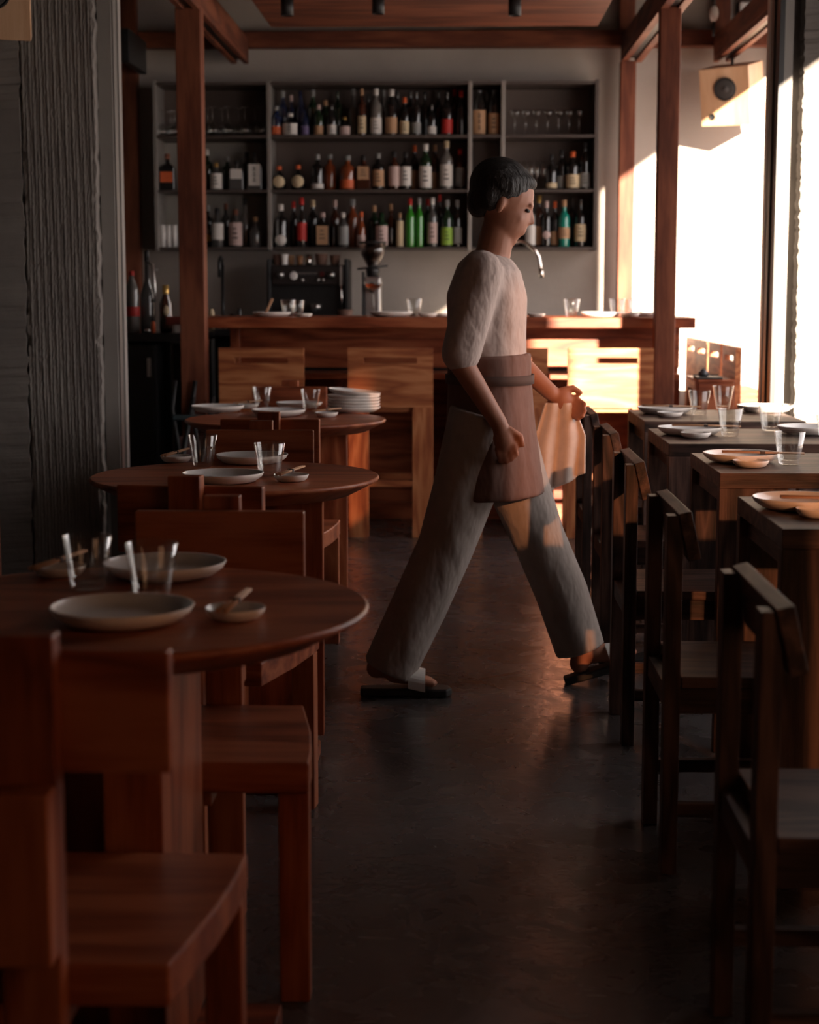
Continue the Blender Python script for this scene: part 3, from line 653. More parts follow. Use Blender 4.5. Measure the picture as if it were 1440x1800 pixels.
def walnut_chair(x, yc, label, rz=0):
    """faces +X; back posts at x=0"""
    t = thing('smoked_oak_chair', label, 'chair', (x, yc, 0), rz, 'dark chairs at the square tables')
    for s in (-1, 1):
        box('back_leg', (-.017, .017, s*.175-.024, s*.175+.024, 0, .785), WAL['Z'], t, .002)
        box('front_leg', (.37, .405, s*.175-.022, s*.175+.022, 0, .40), WAL['Z'], t, .002)
        box('side_stretcher', (.017, .37, s*.175-.012, s*.175+.012, .125, .155), WAL['X'], t, .001)
        box('apron', (.017, .37, s*.175-.012, s*.175+.012, .355, .41), WAL['X'], t, .001)
    box('back_stretcher', (-.012, .012, -.151, .151, .36, .41), WAL['Y'], t, .001)
    box('front_stretcher', (.38, .40, -.153, .153, .19, .22), WAL['Y'], t, .001)
    s = MB(); s.M = Matrix.Translation((.030, 0, .742)) @ Matrix.Rotation(math.radians(-13), 4, 'Y')
    s.box(-.014, .014, -.205, .205, -.052, .052); s.build('back_rail', WAL['Y'], t, bevel=.002)
    s = MB(); s.prism([(.02, -.19), (.42, -.20), (.42, .20), (.02, .19)], -.012, .013); s.build('seat', WAL['X'], t, (0, 0, .423), .003)
    return t
for x, y, lb in ((.475, 2.70, 'nearest dark chair at the lower right, seen from behind'), (.472, 3.78, 'second dark chair from the front, at the nearest square table'),
                 (.490, 4.83, 'third dark chair from the front, its post lit orange'), (.510, 5.78, 'fourth dark chair from the front, next to the farthest one'), (.515, 6.66, 'farthest dark chair in the row on the right')):
    walnut_chair(x, y, lb)

# ---------------------------------------------------------------- bar stools
def bar_stool(x, y, rz, label, grp='oak bar stools'):
    """local: faces +Y; panel back at y=0"""
    t = thing('bar_stool', label, 'stool', (x, y, 0), rz, grp)
    s = MB(); w = .215; z0, z1 = .665, .965; a, b = .888, .918; sx = .135
    s.box(-w, w, 0, .03, z0, a).box(-w, w, 0, .03, b, z1).box(-w, -sx, 0, .03, a, b).box(sx, w, 0, .03, a, b)
    bmesh.ops.remove_doubles(s.bm, verts=s.bm.verts, dist=1e-5)
    o = s.build('back_panel', BOAK['X'], t)
    for sg in (-1, 1):
        box('leg', (sg*.163-.052, sg*.163+.052, 0, .03, 0, z0), BOAK['Z'], t, .002)
        box('front_leg', (sg*.185-.028, sg*.185+.028, .34, .37, 0, .64), BOAK['Z'], t, .002)
    box('seat', (-.213, .213, .03, .38, .64, .668), BOAK['X'], t, .003)
    box('footrest', (-.111, .111, .002, .028, .262, .295), BOAK['X'], t, .002); box('footrest', (-.157, .157, .345, .365, .262, .295), BOAK['X'], t, .002)
    return t
SY = 8.62
for px, lb in ((460, 'leftmost bar stool, behind the tables at the left end of the bar'), (686.5, 'second bar stool from the left, standing clear behind the stack of plates'),
               (887.5, 'third bar stool from the left, mostly hidden behind the walking person'), (1073, 'rightmost bar stool at the bar front, its panel in bright sun')):
    bar_stool(PY(px, 700, SY)[0], SY, 0, lb, 'bar stools along the front of the bar')
for i, yy in enumerate((8.98, 9.48, 9.98, 10.42)):
    bar_stool(1.442, yy+.0, -PI/2, ['stool nearest to us in the row beside the window', 'second stool in the row beside the window', 'third stool in the row beside the window', 'farthest stool in the row beside the window'][i], 'stools in the row beside the window')
t = thing('side_cabinet', 'low wooden cabinet between the bar end and the window stools', 'cabinet', (1.33, 8.75, 0))
box('body', (-.08, .10, -.04, .10, 0, .79), OAK['X'], t); box('top', (-.085, .102, -.045, .40, .79, .803), OAK['X'], t, .002)
t = thing('tray', 'black tray on the wooden cabinet past the right end of the bar', 'tray', (1.30, 8.78, .8036))
MB().box(-.055, .075, -.06, .12, 0, .012).build('base', BLACK, t, bevel=.004); MB().box(-.055, .075, .112, .12, .012, .018).build('rim', BLACK, t)
t = thing('teapot', 'small round dark pot standing on the black tray', 'pot', (1.285, 8.80, .8162))
MB().lathe([(0, 0), (.022, 0), (.028, .008), (.027, .02), (.018, .03), (0, .031)], 20).build('body', plain('dark glaze', (.03, .033, .04), .3), t)
MB().lathe([(0, .030), (.016, .030), (.012, .036), (.004, .038), (.004, .043), (0, .044)], 16).build('lid', BLACK, t)
# grey bin at the foot of the left portal
t = thing('grey_bin', 'grey metal bin at the foot of the left wall behind the middle table', 'bin', (-1.32, 7.05, 0))
MB().box(-.11, .10, 0, .10, 0, .50).build('body', plain('grey enamel', (.12, .12, .115), .5), t, bevel=.006); MB().box(.072, .104, -.004, .104, .40, .505).build('corner_trim', ZINC, t, bevel=.004)

# ================================================================ TABLEWARE
CHT = .0006
def setplate(px, py, z, r, lb, name='plate', **k):
    x, y = G(px, py, z); return plate(x, y, z, r, lb, name, **k)
def dish_sticks(px, py, z, lb, slb, ang, tilt=.0, L=.13, dx=0, dy=0, r=.047):
    x, y = G(px, py, z); plate(x, y, z, r, lb, 'small_dish', grp='small dishes with chopsticks')
    sticks(x+dx, y+dy, z+r*.40+.011, ang, L, slb, tilt)
PG = 'plates set on the round tables'
setplate(215, 1094, TZ, .110, 'nearest plate on the nearest round table', grp=PG)
setplate(290, 1013, TZ, .109, 'far plate on the nearest round table behind the tumblers', grp=PG)
put_tumbler(155, 1036, TZ, 'left tumbler on the nearest round table', 1.0); put_tumbler(268, 1054, TZ, 'right tumbler on the nearest round table', 1.02)
dish_sticks(414, 1088, TZ, 'small dish right of the nearest plate on the nearest round table', 'chopsticks lying in the right dish on the nearest round table', math.radians(76), .12, .12)
dish_sticks(105, 1012, TZ, 'small dish at the left behind the tumbler on the nearest round table', 'chopsticks in the left dish on the nearest round table', math.radians(60), .10, .14)
setplate(392, 848, TZ, .108, 'front plate on the middle round table', grp=PG); setplate(443, 814, TZ, .106, 'back plate on the middle round table', grp=PG)
put_tumbler(357, 821, TZ, 'left tumbler on the middle round table'); put_tumbler(474, 838, TZ, 'right tumbler on the middle round table')
dish_sticks(512, 846, TZ, 'small dish right of the front plate on the middle round table', 'chopsticks in the right dish on the middle round table', math.radians(60), .10, .12)
dish_sticks(310, 812, TZ, 'small dish left of the tumblers on the middle round table', 'chopsticks in the left dish on the middle round table', math.radians(60), .10, .12)
setplate(383, 724, TZ, .110, 'plate at the left rim of the farthest round table', grp=PG); setplate(490, 731, TZ, .110, 'front plate on the farthest round table', grp=PG); setplate(526, 717, TZ, .100, 'plate behind the right tumbler on the farthest round table', grp=PG)
put_tumbler(461, 718, TZ, 'left tumbler on the farthest round table'); put_tumbler(546, 723, TZ, 'right tumbler on the farthest round table')
dish_sticks(574, 733, TZ, 'small dish before the plate stack on the farthest round table', 'chopsticks in the dish before the plate stack', math.radians(30), .05, .13)
dish_sticks(436, 718, TZ, 'small dish behind the left plate on the farthest round table', 'chopsticks in the dish behind the left plate on the farthest round table', math.radians(30), .05, .13)
sx_, sy_ = G(622, 724, TZ)
STK = ['bottom plate of the stack of plates on the farthest round table', 'second plate up in the stack', 'third plate up in the stack', 'fourth plate up in the stack', 'fifth plate up in the stack', 'top plate of the stack, lying tilted']
for k in range(6):
    plate(sx_+.001*(k % 2), sy_, TZ+k*.0125+(.006 if k == 5 else 0), .112-.001*(k % 2), STK[k], wob=.004, rz=k*.7 if k < 5 else 0, grp='plates in the stack', tilt=(0, .10) if k == 5 else (0, 0), h=.022)
WZ = .770
RG = 'plates on the dark square tables'
tb = ['farthest', 'third', 'second', 'nearest']
for (pp, dp, tp, sp, nm) in (((1169, 727), (1178, 733), (1229, 729), (1172, 729), 'farthest square table'), ((1213, 764), (1223, 770), (1283, 767), (1232, 766), 'third square table from the front'),
                             ((1303, 812), (1320, 821), (1387, 817), (1330, 817), 'second square table from the front'), ((1408, 894), (1440, 909), None, (1450, 903), 'nearest square table')):
    setplate(*pp, WZ, .108, 'plate at the chair side of the '+nm, grp=RG)
    x, y = G(*dp, WZ); plate(x, y, WZ, .050, 'small dish before the plate on the '+nm, 'small_dish', grp='small dishes on the square tables', h=.019)
    x, y = G(*sp, WZ); sticks(x+.02, y+.012, WZ+.0335, 0, .23, 'chopsticks laid across the dish on the '+nm, -.02)
    if tp: put_tumbler(*tp, WZ, 'tumbler beside the left plate on the '+nm)
put_tumbler(1271, 719, WZ, 'tumbler at the back of the farthest square table', 1.0); put_tumbler(1354, 757, WZ, 'right tumbler on the third square table from the front')
put_tumbler(1458, 782, WZ, 'tumbler at the right edge of the third square table from the front')
setplate(1345, 724, WZ, .112, 'sunlit plate at the window side of the farthest square table', grp=RG); setplate(1425, 763, WZ, .112, 'plate at the window side of the third square table from the front', grp=RG)
x, y = G(1420, 750, WZ); sticks(x, y+.03, WZ+.006, 0, .22, 'chopsticks behind the window side plate on the third square table from the front')

# ---------------------------------------------------------------- on the bar
BZ = 1.115
def on_bar(px, dy=.12): return PY(px, 550, 8.83+dy)[0], 8.83+dy
def bplate(px, r, lb, dy=.14, name='plate'): x, y = on_bar(px, dy); return plate(x, y, BZ, r, lb, name, grp='plates along the bar top' if r > .07 else 'small dishes along the bar top')
def btum(px, lb, dy=.12, sc=1.0):
    x, y = on_bar(px, dy); o = bpy.data.objects.new('tumbler', TMESH); COL.objects.link(o); o.location = (x, y, BZ+.0008); o.scale = (sc,)*3; tag(o, lb, 'glass', 'tumblers along the bar top')
bplate(478, .100, 'leftmost plate on the bar top'); btum(507, 'tumbler right of the leftmost plate on the bar top', .30, .95); btum(523, 'second tumbler before the coffee machine on the bar top', .36, .9); bplate(534, .045, 'small dish before the coffee machine on the bar top', .08, 'small_dish')
bplate(688, .112, 'plate beside the orange drink on the bar top'); btum(728, 'tumbler right of the orange drink on the bar top', .30); bplate(752, .05, 'small dish left of the tall jar on the bar top', .08, 'small_dish'); bplate(775, .045, 'pale small dish beside the tall jar on the bar top', .2, 'small_dish')
bplate(943, .045, 'small dish near the bright tap on the bar top', .08, 'small_dish'); btum(1005, 'tumbler left of the sunlit plate on the bar top', .10, 1.0); bplate(1056, .105, 'sunlit plate near the right end of the bar top'); bplate(1108, .05, 'small dish behind the right bar post', .08, 'small_dish')
btum(1085, 'first of the three sunlit tumblers at the right end of the bar', .36, 1.0); btum(1102, 'middle one of the three sunlit tumblers at the right end of the bar', .28, .95); btum(1118, 'last of the three sunlit tumblers at the right end of the bar', .38, .95); bplate(1138, .09, 'plate half behind the right bar post', .22)
# spoon leaning in the leftmost plate
x, y = on_bar(466, .14); t = thing('chopsticks', 'chopsticks standing tilted in the leftmost plate on the bar', 'chopsticks', (x, y, BZ+.02), 0)
MB().tube([(0, 0, 0), (.033, .03, .075)], .0035).build('stick', STICK, t); MB().tube([(.008, 0, 0), (.040, .03, .074)], .0035).build('stick', STICK, t)
# coupe with orange drink
x, y = on_bar(657, .36)
t = thing('coupe_glass', 'coupe glass filled with an orange cocktail on the bar', 'glass', (x, y, BZ+.0008))
h, rb = .178, .052
MB().lathe([(0, 0), (.034, 0), (.034, .002), (.004, .006), (.0035, h*.72), (.010, h*.755), (rb*.72, h*.85), (rb, h*.985), (rb*1.0, h), (rb*.97, h), (rb*.68, h*.865), (.006, h*.78), (0, h*.78)], 36).build('bowl_and_stem', GLASS, t)
MB().lathe([(0, h*.785), (.006, h*.785), (rb*.67, h*.870), (rb*.90, h*.955), (0, h*.955)], 36).build('cocktail', DRINK, t)
# tall jar
x, y = on_bar(808, .30)
t = thing('glass_jar', 'tall ribbed glass jar with pale lid on the bar', 'jar', (x, y, BZ+.0008))
MB().lathe([(0, 0), (.030, 0), (.034, .01), (.036, .115), (.034, .118), (.031, .112), (.029, .012), (0, .010)], 28).build('body', thin_glass('smoky glass', (.80, .68, .62)), t); MB().lathe([(0, .1185), (.036, .1185), (.036, .132), (.032, .135), (0, .135)], 28).build('lid', WHITEPL, t)
# ---------------------------------------------------------------- back counter gear
KZ = .9706
def gooseneck(px0, px1, ytop, Y, label, r=.011, mat=CHROME, flat=False):
    x0, zt = PY(px0, ytop, Y); x1, _ = PY(px1, ytop, Y); h = zt-KZ
    t = thing('tap', label, 'tap', (x0, Y, KZ)); W = x1-x0
    if not flat:
        P = [(0, 0, 0), (0, 0, h-.09)]
        for k in range(9):
            a = PI*k/8; P.append((W/2-W/2*math.cos(a), 0, h-.09+.09*math.sin(a)-(.0 if k < 5 else .012*(k-4))))
        P.append((W+.008, 0, h-.19))
        MB().tube(P, r, 14).build('spout', mat, t); MB().tube([(W+.004, 0, h-.16), (W+.010, 0, h-.215)], r*1.25).build('nozzle', mat, t)
    else:
        P = [(0, 0, 0), (0, 0, h-.05)]
        for k in range(7): a = PI*k/6; P.append((0, -.07+.07*math.cos(a), h-.05+.05*math.sin(a)))
        P.append((0, -.14, h-.12)); MB().tube(P, r, 14).build('spout', mat, t)
    MB().lathe([(0, 0), (.028, 0), (.028, .012), (.018, .03), (0, .03)], 20).build('base', mat, t)
    MB().tube([(.018, 0, .05), (.06, -.01, .075)], .006).build('lever', mat, t)
    return t
gooseneck(882, 950, 424, 10.0-.18+.4, 'tall gleaming gooseneck tap right of the person behind the bar')
gooseneck(391, 391, 452, 10.2, 'dark gooseneck tap behind the bar at the left', .010, BLACKST, True)
x, y = PY(912, 540, 10.2)[0], 10.2
t = thing('small_tap', 'small chrome tap with two knobs beside the gleaming gooseneck tap', 'tap', (x, y, KZ))
for k in (-.025, .03): MB().lathe([(0, 0), (.010, 0), (.009, .10), (.015, .105), (.015, .135), (0, .138)], 16, c=(k, 0, 0)).build('knob', CHROME, t)
# espresso machine
x0, zt = PY(468, 455, 10.28); x1, _ = PY(612, 455, 10.28); W = (x1-x0)
t = thing('espresso_machine', 'dark espresso machine with knobs and cups on top behind the bar', 'coffee machine', ((x0+x1)/2, 10.42, KZ)); hh = zt-KZ
box('body', (-W/2+.02, W/2-.02, -.08, .18, .12, hh-.035), BLACKST, t, .006)
box('front_panel', (-W/2+.03, W/2-.03, -.12, -.08, hh-.155, hh-.045), plain('dark brushed panel', (.05, .042, .04), .35, .6), t, .004)
for s in (-1, 1): box('side_cheek', (s*(W/2-.012)-.012, s*(W/2-.012)+.012, -.13, .19, .0, hh), BLACK, t, .006)
box('drip_tray', (-W/2+.03, W/2-.03, -.14, .1, .03, .075), BLACKST, t, .004)
for s in (-1, 1): box('foot', (s*(W/2-.06)-.02, s*(W/2-.06)+.02, -.08, .1, 0, .03), BLACK, t)
for kx in (-W*.33, W*.29):
    s = MB(); s.M = Matrix.Translation((kx, -.13, hh-.095)) @ Matrix.Rotation(PI/2, 4, 'X'); s.lathe([(0, 0), (.022, 0), (.022, .012), (.012, .016), (.012, .03), (0, .03)], 20); s.build('steam_knob', ALU, t)
s = MB(); s.M = Matrix.Translation((-W*.17, -.122, hh-.10)) @ Matrix.Rotation(PI/2, 4, 'X'); s.lathe([(0, 0), (.024, 0), (.024, .008), (.020, .010), (0, .008)], 24); s.build('pressure_gauge', WHITEPL, t)
for i, kx in enumerate((-W*.06, W*.13, W*.19)):
    s = MB(); s.M = Matrix.Translation((kx, -.122, hh-.125)) @ Matrix.Rotation(PI/2, 4, 'X'); s.lathe([(0, 0), (.009, 0), (.009, .008), (0, .009)], 14); s.build('button', ALU, t)
box('display', (W*.155, W*.205, -.124, -.120, hh-.105, hh-.075), plain('dark red window', (.08, .005, .006), .3), t, 0)
pl = box('name_plate', (-W*.11, W*.11, -.124, -.120, hh-.105, hh-.068), BLACK, t, 0)
tx = bpy.data.curves.new('name_text', 'FONT'); tx.body = 'MARZOCCO'; tx.size = .020; tx.align_x = 'CENTER'; tx.align_y = 'CENTER'; tx.extrude = .0008
txo = bpy.data.objects.new('tmp_text', tx); COL.objects.link(txo)
dg = bpy.context.evaluated_depsgraph_get(); me = bpy.data.meshes.new_from_object(txo.evaluated_get(dg)); bpy.data.objects.remove(txo)
me.materials.clear(); me.materials.append(ZINC)
txo = bpy.data.objects.new('lettering', me); COL.objects.link(txo); txo.parent = pl; txo.rotation_euler = (PI/2, 0, 0); txo.location = (0, -.003, 0)
for kx in (-W*.20, W*.10):
    MB().lathe([(0, .165), (.030, .165), (.032, .20), (0, .20)], 24, c=(kx, -.11, 0)).build('group_head', ALU, t)
    MB().tube([(kx, -.14, .172), (kx, -.25, .165)], .011).build('portafilter_handle', BLACK, t)
MB().tube([(W*.40, -.11, hh-.06), (W*.43, -.15, .12)], .005).build('steam_wand', CHROME, t)
MB().box(W/2-.05, W/2-.038, -.135, -.128, hh-.16, hh-.04).build('edge_strip', ZINC, t)
CUPZ = KZ+hh-.035+.0006
def cup(px, Y, r, h, mat, lb, z=CUPZ, grp='cups on the espresso machine', name='cup', cat='cup'):
    x = PY(px, 450, Y)[0]; o = MB().lathe([(0, 0), (r*.72, 0), (r*.8, h*.05), (r, h), (r*.93, h), (r*.72, h*.08), (0, h*.07)], 24).build(name, mat, None, (x, Y, z)); return tag(o, lb, cat, grp)
cup(488, 10.42, .030, .062, TERRA, 'dark clay cup at the left end on top of the espresso machine'); cup(500, 10.38, .024, .064, WHITEPL, 'white cup on top of the espresso machine')
cup(512, 10.44, .020, .058, LB['tan'], 'tan cup beside the white cup on the espresso machine'); cup(527, 10.40, .021, .056, plain('amber clay', (.20, .085, .03), .5), 'amber cup in the middle on the espresso machine')
cup(543, 10.42, .025, .064, CHROME, 'silver jug in the middle on top of the espresso machine', name='jug', cat='jug')
cup(565, 10.40, .040, .066, TERRA, 'wide brown bowl on top of the espresso machine', name='bowl', cat='bowl'); cup(589, 10.40, .033, .060, TERRA, 'brown bowl at the right end on top of the espresso machine', name='bowl', cat='bowl')
# grinder
x, z1 = PY(655, 424, 10.3)
t = thing('coffee_grinder', 'silver coffee grinder with a bean hopper behind the bar', 'coffee grinder', (x, 10.32, KZ)); h = z1-KZ
box('column', (-.05, .05, -.06, .08, 0, h-.21), ALU, t, .012)
box('side_plate', (-.062, -.050, -.07, .08, 0, h-.18), BLACKST, t, .003)
MB().lathe([(0, h-.21), (.035, h-.21), (.042, h-.17), (.038, h-.16), (0, h-.16)], 24).build('collar', BLACKST, t)
MB().lathe([(.03, h-.16), (.075, h-.07), (.078, h-.012), (.075, h-.012), (.072, h-.07), (.027, h-.155)], 32, closed=True).build('hopper', thin_glass('hopper plastic', (.85, .8, .78)), t)
MB().lathe([(0, h-.155), (.026, h-.155), (.068, h-.072), (.069, h-.05), (0, h-.045)], 24).build('coffee_beans', COFFEE, t)
MB().lathe([(0, h-.012), (.082, h-.012), (.082, h-.002), (.02, h+.004), (0, h+.004)], 32).build('hopper_lid', BLACK, t)
MB().tube([(-.09, -.05, h-.165), (.09, -.02, h-.145)], .006).build('adjusting_bar', BLACK, t)
MB().tube([(0, -.06, h-.26), (0, -.11, h-.29)], .02).build('spout', BLACK, t)
# flower pot shaped jug before the machine, phone-blue cloth etc.
x = PY(606, 540, 9.9)[0]
o = MB().lathe([(0, 0), (.030, 0), (.045, .112), (.041, .112), (.028, .01), (0, .01)], 28).build('clay_jug', TERRA, None, (x, 9.93, 1.03)); o.location.z = 1.03
tag(o, 'brown clay beaker at the right front of the espresso machine', 'beaker')
t = thing('service_ledge', 'black service ledge behind the bar top', 'ledge', (0, 9.9, 0)); box('top', (-1.5, 1.1, -.10, .15, .99, 1.03), BLACK, t); box('side_panel', (-1.45, 1.05, 0, .03, 0, .99), BLACK, t)
for i, (px, w, hh_, lb) in enumerate(((711, .135, .042, 'low black tray behind the tumbler on the back ledge'), (763, .085, .036, 'small black box beside the tall jar on the back ledge'), (790, .05, .040, 'dark cube next to the small black box on the back ledge'))):
    x = PY(px, 540, 9.9)[0]; o = MB().box(-w/2, w/2, -.05, .05, 0, hh_+.045).build('black_box', BLACK, None, (x, 9.9, 1.0306), .008); tag(o, lb, 'box')
# candle and small pots left
for px, r, h, m_, nm, lb in ((371, .018, .115, PAPERT, 'candle', 'pale candle left of the dark tap behind the bar'), (406, .022, .09, BLACKGL, 'small_pot', 'small dark pot right of the dark tap behind the bar'), (420, .014, .12, BLACKST, 'shaker', 'slim dark shaker right of the dark tap behind the bar')):
    x = PY(px, 540, 9.9)[0]; o = MB().lathe([(0, 0), (r, 0), (r, h*.8), (r*.7, h*.88), (r*.7, h), (0, h)], 18).build(nm, m_, None, (x, 9.92, 1.0306)); tag(o, lb, nm.replace('_', ' '))
# things on the black worktop at the left
LZ = 1.0306; LY = 9.13
def lx(px, Y=LY): return PY(px, 560, Y)[0]
t = thing('soda_bottle', 'clear plastic soda bottle with red label and red cap on the black worktop', 'bottle', (lx(233), LY, LZ))
MB().lathe([(0, 0), (.036, 0), (.040, .02), (.040, .10), (.037, .14), (.040, .19), (.034, .235), (.013, .285), (.012, .31), (0, .31)], 24).build('body', BG['clear'], t)
MB().lathe([(.0405, .085), (.0412, .086), (.0412, .135), (.0405, .136)], 24).build('label', LB['red'], t); MB().lathe([(0, .325), (.014, .325), (.015, .302), (.0125, .300)], 16).build('cap', LB['red'], t)
t = thing('soda_siphon', 'dark bottle with a pale pouring spout next to the red labelled soda bottle', 'siphon', (lx(258), LY+.04, LZ))
MB().lathe([(0, 0), (.036, 0), (.040, .02), (.038, .20), (.016, .27), (.013, .38), (0, .38)], 20).build('body', BG['grey'], t); MB().lathe([(0, .38), (.014, .38), (.014, .43), (0, .44)], 14).build('cap', BLACK, t)
MB().tube([(0, -.02, .37), (.035, -.03, .36), (.045, -.03, .22), (.043, -.03, .16)], .008).build('spout', ALU, t); MB().box(.035, .062, -.035, -.025, .325, .337).build('lever', ALU, t)
t = thing('syrup_bottle', 'brown bottle with oval cream label next to the soda siphon', 'bottle', (lx(291), LY+.02, LZ))
MB().lathe([(0, 0), (.033, 0), (.036, .02), (.036, .15), (.016, .20), (.015, .245), (0, .245)], 20).build('body', BG['brown'], t); MB().lathe([(0, .25), (.017, .25), (.017, .205), (.0155, .2)], 14).build('cap', LB['gold'], t)
s = MB(); s.M = Matrix.Translation((.006, -.036, .115)) @ Matrix.Rotation(PI/2, 4, 'X'); s.lathe([(0, .002), (.020, .002), (.020, -.008), (0, -.008)], 24, squash=(.8, 1.4)); s.build('label', LB['cream'], t)
t = thing('red_box', 'dark red box on a pale block beside the left bar post', 'box', (lx(309, 9.05), 9.07, LZ)); MB().box(-.05, .03, -.03, .03, .042, .085).build('carton', plain('dark red card', (.16, .02, .012), .6), t, bevel=.002); MB().box(-.005, .035, -.03, .03, 0, .042).build('base_block', WHITEPL, t, bevel=.003)
t = thing('small_bottle', 'tiny orange bottle before the brown syrup bottle', 'bottle', (lx(275), LY-.10, LZ)); MB().lathe([(0, 0), (.012, 0), (.012, .05), (.006, .062), (0, .062)], 14).build('body', LB['orange'], t); MB().lathe([(0, .062), (.007, .062), (.007, .075), (0, .075)], 12).build('cap', BLACK, t)
tag(MB().ell((0, 0, .012), (.018, .014, .012)).build('pouring_cap', CHROME, None, (lx(266), LY-.13, LZ)), 'small shiny cap lying on the black worktop', 'cap')

# ================================================================ PERSON
def capsule(s, a, b, ra, rb, n=16):
    a = Vector(a); b = Vector(b); s.ell(a, (ra,)*3, n=14); s.ell(b, (rb,)*3, n=14); s.tube([a, b], [ra, rb], n)
def flatten(s, pts, radii, sy):
    """tapered limb through several points with elliptical rings, radii (x-ish, y)"""
    rings = []; n = 20; P = [Vector(p) for p in pts]
    for i, p in enumerate(P):
        t = (P[min(i+1, len(P)-1)]-P[max(i-1, 0)]).normalized(); w = Vector((0, 1, 0)); u = w.cross(t).normalized()
        rx, ry = radii[i] if isinstance(radii[i], tuple) else (radii[i], radii[i]*sy)
        rings.append([s._v(p+u*rx*math.cos(a)+w*ry*math.sin(a)) for a in [2*PI*k/n for k in range(n)]])
    for A, B in zip(rings[:-1], rings[1:]):
        for i in range(n): s.bm.faces.new((A[i], A[(i+1) % n], B[(i+1) % n], B[i]))
    s.bm.faces.new(rings[0][::-1]); s.bm.faces.new(rings[-1])
def remeshed(s, name, mat, parent, vox, sm=6):
    o = s.build(name, mat, parent)
    r = o.modifiers.new('remesh', 'REMESH'); r.mode = 'VOXEL'; r.voxel_size = vox; r.use_smooth_shade = True
    k = o.modifiers.new('smooth', 'SMOOTH'); k.iterations = sm; k.factor = .6
    return o
PYC = 5.30; NEAR, FAR = -.085, .085
person = thing('person', 'person in beige shirt, brown apron and pale trousers striding to the right', 'person', (0, PYC, 0))
hip = Vector((.115, 0, .86)); neck = Vector((.125, 0, 1.385)); headc = Vector((.155, 0, 1.515))
rk = Vector((-.02, NEAR, .47)); ra = Vector((-.185, NEAR, .095)); rh = Vector((.10, NEAR, .84))
lk = Vector((.275, FAR, .475)); la = Vector((.425, FAR, .125)); lh = Vector((.13, FAR, .84))
rs = Vector((.085, -.165, 1.31)); re = Vector((.02, -.215, 1.05)); rw = Vector((.14, -.215, .86))
ls = Vector((.125, .165, 1.31)); le = Vector((.175, .215, 1.06)); lw = Vector((.315, .16, .93))
b = MB()
flatten(b, [hip, (.115, 0, .98), (.11, 0, 1.10), (.105, 0, 1.22), (.11, 0, 1.32), (.12, 0, 1.36)], [(.105, .155), (.098, .14), (.105, .15), (.11, .17), (.085, .165), (.05, .08)], 1)
for h_, k_, a_ in ((rh, rk, ra), (lh, lk, la)):
    capsule(b, h_, k_, .082, .052); mid = k_.lerp(a_, .3); capsule(b, k_, mid, .050, .052); capsule(b, mid, a_, .052, .036)
capsule(b, neck-Vector((0.01, 0, .05)), neck+Vector((.015, 0, .06)), .056, .052)
RH = Matrix.Rotation(math.radians(20), 3, 'Y').to_quaternion()
def hp(x, y, z): return headc+RH @ Vector((x, y, z))
b.ell(hp(-.015, 0, .032), (.097, .076, .088), RH); b.ell(hp(.022, 0, -.030), (.070, .059, .084), RH); b.ell(hp(.050, 0, -.092), (.027, .028, .020), RH)
capsule(b, hp(.082, 0, .014), hp(.099, 0, -.020), .0075, .0095, 10); b.ell(hp(.090, 0, -.024), (.011, .015, .007), RH); b.ell(hp(.076, 0, .026), (.012, .042, .009), RH)
b.ell(hp(.084, 0, -.050), (.009, .022, .0055), RH); b.ell(hp(.082, 0, -.062), (.009, .019, .006), RH)
for sg in (-1, 1): b.ell(hp(-.010, sg*.075, -.008), (.013, .008, .027), RH); b.ell(hp(.052, sg*.034, -.026), (.022, .020, .022), RH)
for sh, el, wr in ((rs, re, rw), (ls, le, lw)): capsule(b, sh, el, .048, .038); capsule(b, el, wr, .038, .026)
def hand(b, w, d, curl, side):
    d = d.normalized(); palm = w+d*.045; u = Vector((0, 1, 0)); nrm = d.cross(u).normalized()
    b.ell(w+d*.022, (.026, .018, .026)); b.ell(palm, (.032, .022, .036))
    for i, (o_, L_) in enumerate(((-.026, .062), (-.009, .072), (.009, .068), (.026, .052))):
        p0 = palm+d*.026+nrm*o_; p1 = p0+(d*.9+u*curl*side)*L_*.45; p2 = p1+(d*.6+u*curl*1.6*side)*L_*.35; p3 = p2+(d*.2+u*curl*1.9*side)*L_*.28
        capsule(b, p0, p1, .0095, .009, 10); capsule(b, p1, p2, .009, .0082, 10); capsule(b, p2, p3, .0082, .0075, 10)
    t0 = palm-d*.02+nrm*.026*1; t1 = t0+nrm*.024+d*.026; t2 = t1+d*.028+u*.006*side
    capsule(b, t0, t1, .012, .011, 10); capsule(b, t1, t2, .011, .0085, 10)
hand(b, rw, Vector((.25, 0, -.9)), .35, 1); hand(b, lw, Vector((.75, -.05, -.45)), .45, -1)
def foot(b, ank, heel, toe):
    capsule(b, ank, heel+Vector((.01, 0, .012)), .038, .032); m_ = heel.lerp(toe, .62); capsule(b, ank+Vector((.01, 0, -.02)), m_+Vector((0, 0, .008)), .036, .028)
    d = (toe-heel).normalized()
    for i in range(5):
        yy = (-.030+.0145*i); L_ = .030 if i != 0 else .036
        a_ = m_+Vector((0, yy*.9, 0)); capsule(b, a_+d*.005, a_+d*(.062-.006*abs(i-1)), .014, .011 if i else .012, 10)
rheel, rtoe = Vector((-.245, NEAR, .075)), Vector((-.035, NEAR, .040)); lheel, ltoe = Vector((.40, FAR, .055)), Vector((.60, FAR, .115))
foot(b, ra, rheel, rtoe); foot(b, la, lheel, ltoe)
body = remeshed(b, 'body', SKIN, person, .0055, 3)
s = MB()      # hair
s.ell(hp(-.028, 0, .050), (.099, .085, .088), RH); s.ell(hp(-.070, 0, .000), (.046, .070, .066), RH); s.ell(hp(.004, 0, .086), (.072, .064, .032), RH)
